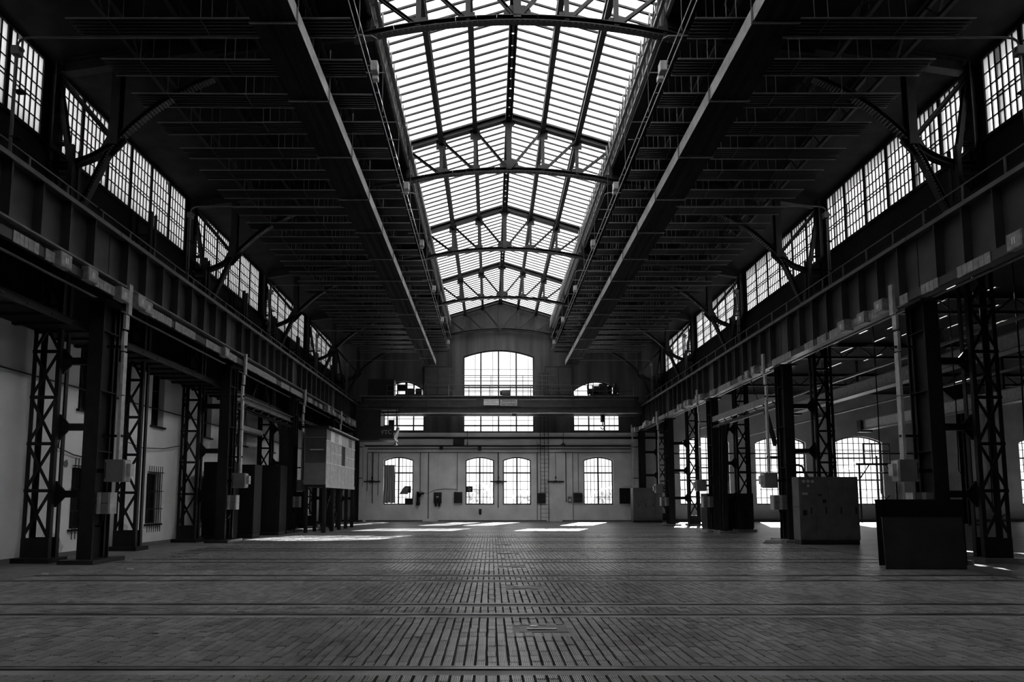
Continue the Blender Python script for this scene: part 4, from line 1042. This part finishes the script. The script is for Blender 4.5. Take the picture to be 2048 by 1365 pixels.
# ================================================================== OUTSIDE: trees behind the windows
def tree(x, y, h, r, label, seed):
    rg = np.random.default_rng(seed)
    t = thing('tree', label, 'tree', (x, y, -.32), 'trees outside the arched windows')
    part(t, 'trunk', B().tube([(0, 0, 0), (.1, 0, h*.4), (0, .1, h*.75)], .12, 7), 'foliage')
    n = 1400; c = rg.normal(0, 1, (n, 3)); c /= np.linalg.norm(c, axis=1)[:, None]; c *= (rg.random(n)**.4)[:, None]*r
    c[:, 2] = c[:, 2]*h*.42/r+h*.62
    d1 = rg.normal(0, .16, (n, 3)); d2 = rg.normal(0, .16, (n, 3))
    V = np.stack([c-d1, c+d2, c+d1, c-d2], 1).reshape(-1, 3)
    me = bpy.data.meshes.new('crown'); me.from_pydata(V.tolist(), [], [(4*i, 4*i+1, 4*i+2, 4*i+3) for i in range(n)]); me.materials.append(MAT['foliage'])
    link('crown', me, t)['kind'] = 'stuff'
for i, (x, y, h, r, lb) in enumerate(((17.6, 58, 4.4, 2.4, 'pale leafy tree outside the aisle window by the hall corner'), (27.5, 56, 4.6, 3.0, 'pale leafy tree outside the second aisle window'), (36.5, 57, 5.6, 3.4, 'pale bushy tree outside the third aisle window'),
        (-1.5, 56, 3.4, 1.7, 'pale shrub outside the fan plate window'), (3.6, 57, 2.6, 1.5, 'low pale shrub outside the window by the ladder'), (10.8, 56, 2.8, 1.6, 'low pale shrub outside the window past the ladder'), (50, 58, 5.0, 3.0, 'pale leafy tree outside the last aisle window'))):
    tree(x, y, h, r, lb, 20+i)

# ================================================================== CABINETS AND LOOSE THINGS
def cabinet_row(name, label, x0, x1, y, h, d, n, m='cabinet_paint', fancy=False, yaw=0):
    t = thing(name, label, 'cabinet', ((x0+x1)/2, y, 0)); w_ = x1-x0; t.rotation_euler[2] = yaw
    part(t, 'plinth', B().box(-w_/2+.02, w_/2-.02, .03, d-.02, 0, .16), 'dark_paint')
    part(t, 'body', B().box(-w_/2, w_/2, .02, d, .16, h), m)
    for i in range(n):
        a = -w_/2+w_*i/n; c = a+w_/n
        dr = part(t, 'door', B().box(a+.045, c-.045, -.005, .02, .2, h-.42 if fancy else h-.05), m)
        if fancy: part(t, 'top_panel', B().box(a+.045, c-.045, -.005, .02, h-.38, h-.05), m)
        part(dr, 'handle', B().box(c-.14, c-.11, -.03, -.005, h*.45, h*.55), 'steel')
        if fancy and i == 0:
            for q in range(3): part(t, 'gauge', B().cyl((a+.16+.15*q, -.03, h-.16), (a+.16+.15*q, 0, h-.16), .055, 12), 'light_paint')
            part(t, 'gauge', B().cyl((a+.31, -.03, h-.31), (a+.31, 0, h-.31), .045, 12), 'light_paint')
            part(dr, 'label_plate', B().box(a+.1, a+.28, -.012, -.005, h-.62, h-.54), 'light_paint'); part(dr, 'vent', B().box(a+.1, a+.24, -.012, -.005, 1.0, 1.18), 'black')
        if fancy and i == 1:
            part(dr, 'lock', B().box(a+.28, a+.4, -.012, -.005, 1.42, 1.54), 'steel'); part(dr, 'label_plate', B().box(a+.12, a+.26, -.01, -.005, 1.66, 1.72), 'dark_paint')
    if fancy: part(t, 'side_seam', B().box(-w_/2-.004, -w_/2, .02, d, h*.55, h*.56), 'dark_paint')
    return t
cabinet_row('control_cabinet', 'large grey four-door control cabinet with gauges beside the column', 10.58, 12.62, 20.65, 2.32, .48, 4, fancy=True)
cabinet_row('control_cabinet', 'grey four-door cabinet row in the corner by the back wall', 9.75, 11.75, 41.3, 2.38, .7, 4)
cabinet_row('tall_cabinet', 'tall black cabinet pair beside the fourth column by the plaster wall', -10.98, -9.98, 22.9, 2.98, .9, 1, 'black')
cabinet_row('tall_cabinet', 'tall black narrow cabinet behind the black pair by the plaster wall', -10.2, -9.5, 24.1, 2.95, .8, 1, 'black')
cabinet_row('tall_cabinet', 'tall black double cabinet standing before the raised cabin', -10.8, -9.2, 26.2, 3.05, .9, 2, 'black')
cabinet_row('low_cabinet', 'black flat-topped cabinet between the lattice legs', 10.75, 13.05, 29.95, 1.86, .9, 2, 'black')
# leaning sheets
def sheet(label, x0, x1, y, h, lean, m='dark_paint'):
    t = thing('steel_sheet', label, 'sheet', ((x0+x1)/2, y, 0), 'steel sheets leaning by the column'); w_ = x1-x0
    t.rotation_euler[0] = -lean
    part(t, 'plate', B().box(-w_/2, w_/2, 0, .02, 0.0, h), m); part(t, 'rim', B().box(-w_/2-.01, w_/2+.01, -.005, .025, h-.02, h+.01), m)
    return t
sheet('large black steel sheet leaning against the column behind a smaller sheet', 9.03, 11.08, 14.12, 1.52, .02, 'black')
sheet('smaller scuffed steel sheet leaning against the larger black sheet', 8.65, 10.42, 13.3, 1.13, .05, 'scuffed_sheet')
for x in (9.0, 10.6): pass
sp = thing('trestle', 'low dark trestle that props up the leaning sheets', 'trestle', (9.6, 13.6, 0))
part(sp, 'top_bar', B().box(-.6, .6, .0, .06, .62, .68), 'steel')
for q in (-.5, .5): part(sp, 'leg', B().box(q-.03, q+.03, .0, .06, 0, .62), 'steel')

# raised cabin on legs
cab = thing('raised_cabin', 'pale glazed control cabin raised on dark posts beside the runway', 'cabin', (-7.75, 28.15, 0))
CL, CWd, zb, zt = 5.9, 1.0, 2.25, 4.92
part(cab, 'floor_frame', B().box(-CWd, .0, 0, CL, zb-.12, zb), 'steel')
part(cab, 'sill_band', B().box(-.02, .03, 0, CL, zb-.13, zb+.03), 'light_paint')
part(cab, 'front_wall', B().box(-CWd, -.02, 0, .05, zb, zb+1.02), 'grey_paint', label='grey lower front panel')
part(cab, 'front_wall', B().box(-CWd, -.02, 0, .05, zb+1.02, zt), 'girder_paint')
part(cab, 'front_rail', B().box(-CWd, -.02, -.03, 0, zt-.45, zt-.42), 'grey_paint')
part(cab, 'front_shelf', B().box(-.75, -.12, -.05, 0, zb+1.62, zb+1.67), 'light_paint')
part(cab, 'back_wall', B().box(-CWd, 0, CL-.05, CL, zb, zt), 'grey_paint')
part(cab, 'inner_wall', B().box(-CWd-.05, -CWd, 0, CL, zb, zt), 'grey_paint')
part(cab, 'roof', B().box(-CWd-.15, .14, -.15, CL+.15, zt, zt+.1), 'steel')
part(cab, 'roof_edge', B().box(.10, .15, .6, CL+.3, zt+.05, zt+.1), 'light_paint')
N = 8
for i in range(N):
    a = .03+i*(CL-.06)/N; c = a+(CL-.06)/N-.03
    part(cab, 'side_panel', B().box(-.03, 0, a, c, zb, zb+1.02), 'light_paint')
    part(cab, 'top_pane', B().box(-.02, 0, a, c, zb+2.1, zt-.05), ['grey_paint', 'white_paint', 'light_paint', 'white_paint', 'light_paint', 'light_paint', 'grey_paint', 'light_paint'][i])
    if i == 4: part(cab, 'pane', B().box(-.03, -.025, a, c, zb+1.05, zb+2.08), 'black')
    else:
        part(cab, 'pane', B().box(-.02, -.005, a, c, zb+1.05, zb+2.08), 'light_paint')
        if i: part(cab, 'glazing_bar', B().box(-.005, .01, a, c, zb+1.55, zb+1.58), 'white_paint')
for z in (zb+1.02, zb+2.08): part(cab, 'rail', B().box(-.03, .02, 0, CL, z, z+.035), 'white_paint')
for i in range(5):
    y = .1+i*(CL-.2)/4
    part(cab, 'leg', B().ext(isec(.16, .16, .02), (-.08, y, 0), (-.08, y, zb-.12)), 'steel')
    part(cab, 'leg', B().ext(isec(.14, .14, .02), (-CWd+.08, y, 0), (-CWd+.08, y, zb-.12)), 'steel')
stp = thing('steel_stair', 'dark open steel stair under the raised cabin', 'stair', (-8.25, 30.2, 0))
for q in (-.3, .3): part(stp, 'stringer', B().beam((q, 0, 0), (q, 2.2, 2.2), .03, .16), 'steel')
for i in range(9): part(stp, 'tread', B().box(-.3, .3, .05+i*.245, .25+i*.245, .2+i*.235, .23+i*.235), 'steel')

# second nave beams and pipes seen through the aisle
for x, z, y0, lb in ((20.5, 7.7, 6, 'pale longitudinal crane beam in the aisle'), (25.2, 6.55, 12, 'pale lower longitudinal beam in the aisle')):
    t = thing('aisle_beam', lb, 'beam', (x, y0, z), 'pale beams in the aisle')
    part(t, 'web', B().box(-.2, .2, 0, 40.0-y0, -.3, .3), 'light_paint'); part(t, 'flange', B().box(-.3, .3, 0, 40.0-y0, .3, .34), 'grey_paint'); part(t, 'flange', B().box(-.3, .3, 0, 40.0-y0, -.34, -.3), 'grey_paint')
    part(t, 'end_block', B().box(-.4, .4, 40.0-y0, 40.4-y0, -.45, .35), 'dark_paint')
    for q in range(5): part(t, 'hanger', B().box(-.06, .06, 1.5+q*(38-y0)/5, 1.6+q*(38-y0)/5, .34, 9.32-z), 'steel')
for k, y in enumerate((8, 15.2, 22.2, 29.4, 36.6)):
    t = thing('aisle_column', f'plain dark steel column in the middle of the aisle, {ORD[4-k]} from the back wall', 'column', (29.0, y, 0), 'columns in the middle of the aisle')
    part(t, 'shaft', B().ext(isec(.4, .4, .03), (0, 0, .1), (0, 0, 8.6)), 'steel'); part(t, 'base_block', B().box(-.4, .4, -.4, .4, 0, .1), 'concrete'); part(t, 'bracket', B().poly([(-.2, -.1, 8.6), (-1.6, -.1, 8.6), (-.2, -.1, 7.4)], (0, .2, 0)), 'steel')
    t = thing('aisle_truss', f'dark lattice beam carrying the aisle roof, {ORD[4-k]} from the back wall', 'truss', (13.06, y, 8.6), 'lattice beams of the aisle roof')
    part(t, 'top_chord', B().beam((0, 0, .6), (33, 0, .6), .16, .14), 'steel'); part(t, 'bottom_chord', B().beam((0, 0, 0), (33, 0, 0), .16, .12), 'steel')
    b = B(); 
    for i in range(22): b.beam((i*1.5, 0, 0), (i*1.5+.75, 0, .6), .05, .05); b.beam((i*1.5+.75, 0, .6), (i*1.5+1.5, 0, 0), .05, .05)
    part(t, 'lacing', b, 'steel')['kind'] = 'stuff'
for k, (x, y, z, lb) in enumerate(((16.5, 20, 7.4, 'beyond the leaning sheets'), (16.8, 30, 7.3, 'closer to the back wall'))):
    t = thing('dish_lamp', f'dark dish lamp hanging in the aisle, {lb}', 'lamp', (x, y, z), 'dish lamps in the aisle')
    part(t, 'shade', B().lathe((0, 0, 0), [(.4, 0), (.36, .1), (.12, .25), (.06, .35)], 18), 'steel'); part(t, 'rod', B().cyl((0, 0, .3), (0, 0, 9.29-z), .015, 6), 'steel')
for z, lb in ((4.9, 'upper'), (3.5, 'lower')):
    wallpipe(f'{lb} long dark pipe crossing the aisle windows', [(13.0, YB-.35, z), (31, YB-.35, z)], .05, grp='pipes across the aisle windows')
wallpipe('dark service pipe bending down onto the grey control cabinet', [(10.6, 21.6, 2.78), (11.1, 21.6, 2.78), (11.22, 21.6, 2.72), (11.25, 21.6, 2.6), (11.25, 21.3, 2.33)], .04, grp='pipes near the grey control cabinet')
wallpipe('straight dark pipe passing above the grey control cabinet', [(10.6, 21.8, 2.55), (12.2, 21.8, 2.52)], .03, grp='pipes near the grey control cabinet')

# cables on the plaster wall
wallpipe('long dark cable drooping down the plaster wall between windows', [(XL+.06, 15.9, 5.9), (XL+.06, 16.0, 4.4), (XL+.06, 15.85, 3.4), (XL+.06, 15.8, 2.9), (XL+.06, 16.4, 2.75), (XL+.06, 17.6, 2.65)], .018, grp='cables on the plaster wall', cat='cable')
wallpipe('thin cable sagging across the plaster wall below the upper windows', [(XL+.08, 18.6, 3.35), (XL+.1, 19.6, 3.22), (XL+.1, 20.8, 3.3), (XL+.08, 21.9, 3.5)], .014, grp='cables on the plaster wall', cat='cable')
wallpipe('straight pipe along the plaster wall at mid height', [(XL+.07, 8.0, 4.62), (XL+.07, 43, 4.62)], .02, grp='cables on the plaster wall')
wallpipe('thick lagged duct running along the plaster wall behind the tall cabinets', [(XL+.35, 25.9, 4.75), (XL+.35, 28.85, 4.75)], .15, 'light_paint', grp='cables on the plaster wall', cat='duct')
cabinet_row('wall_locker', 'dark locker against the plaster wall behind the raised cabin', -11.3, -10.3, 33.4, 2.0, .5, 2, 'dark_paint')
for k, (x, y, lb) in enumerate(((10.1, 21.75, 'fourth'), (10.05, 28.9, 'third'))):
    t = thing('kerb_block', f'whitewashed concrete kerb stub at the foot of the {lb} column from the back wall', 'kerb', (x, y, 0), 'whitewashed kerb stubs')
    part(t, 'block', B().poly([(-.3, -.12, 0), (.28, -.14, 0), (.3, .14, 0), (-.28, .12, 0)], (.0, 0, .1)), 'concrete_white'); part(t, 'chip', B().poly([(-.4, -.2, 0), (-.3, -.22, 0), (-.32, -.12, 0)], (0, 0, .03)), 'concrete_white')
for i, (x, y, lb) in enumerate(((-7.9, 13.3, 'near the column by the plaster wall'), (-9.1, 12.4, 'between two rails by the plaster wall'), (-9.0, 8.5, 'on the bricks by the plaster-wall rails'), (-4.1, 27.5, 'on the paving before the raised cabin'), (6.9, 7.1, 'by itself on the open-aisle bricks'), (1.1, 24.0, 'in the middle of the far paving'))):
    solo('rubble_chip', B().poly([(-.06, -.03, 0), (.05, -.04, 0), (.07, .02, 0), (-.04, .04, 0)], (.005, .004, .03)), 'concrete_white', f'small pale rubble chip {lb}', 'rubble', (x, y, 0), 'rubble chips on the floor')

fr = thing('pipe_frame', 'dark gantry frame with slanted struts before the third aisle window', 'frame', (26.8, 41.6, 0))
for q in (-1.25, 1.25):
    part(fr, 'leg', B().beam((q, 0, 0), (q, 0, 4.0), .09, .09), 'steel')
    part(fr, 'strut', B().beam((q, 0, 3.0), (q*.45, 0, 3.95), .07, .07), 'steel')
part(fr, 'top_bar', B().box(-1.45, 1.45, -.06, .06, 3.95, 4.1), 'steel')
part(fr, 'centre_post', B().beam((0, 0, 0), (0, 0, 4.6), .08, .08), 'steel')
for z in (4.9, 5.4): part(fr, 'rack_bar', B().box(-.9, .9, -.03, .03, z, z+.06), 'steel')
for q in (-.9, -.3, .3, .9): part(fr, 'rack_post', B().box(q-.03, q+.03, -.03, .03, 4.1, 5.46), 'steel')
for i, (x, y, z0, lb) in enumerate(((15.6, 24, 1.8, 'beside the grey control cabinet'), (17.2, 22.0, 2.6, 'farther from the hall'), (14.6, 17.5, 1.2, 'behind the leaning sheets'), (15.4, 17.2, 2.0, 'second behind the leaning sheets'))):
    wallpipe(f'long thin cable hanging from the aisle roof {lb}', [(x, y, 9.3), (x+.02, y, 5), (x, y+.05, z0), (x+.15, y, z0-.25), (x+.3, y, z0-.1)], .02, grp='cables hanging in the aisle', cat='cable')
wallpipe('upper service pipe running lengthwise through the aisle', [(14.2, 8, 6.4), (14.2, 43.2, 6.4)], .06, 'grey_paint', grp='lengthwise pipes in the aisle')
wallpipe('lower service pipe running lengthwise through the aisle', [(17.5, 10, 5.9), (17.5, 43.2, 5.9)], .05, 'grey_paint', grp='lengthwise pipes in the aisle')
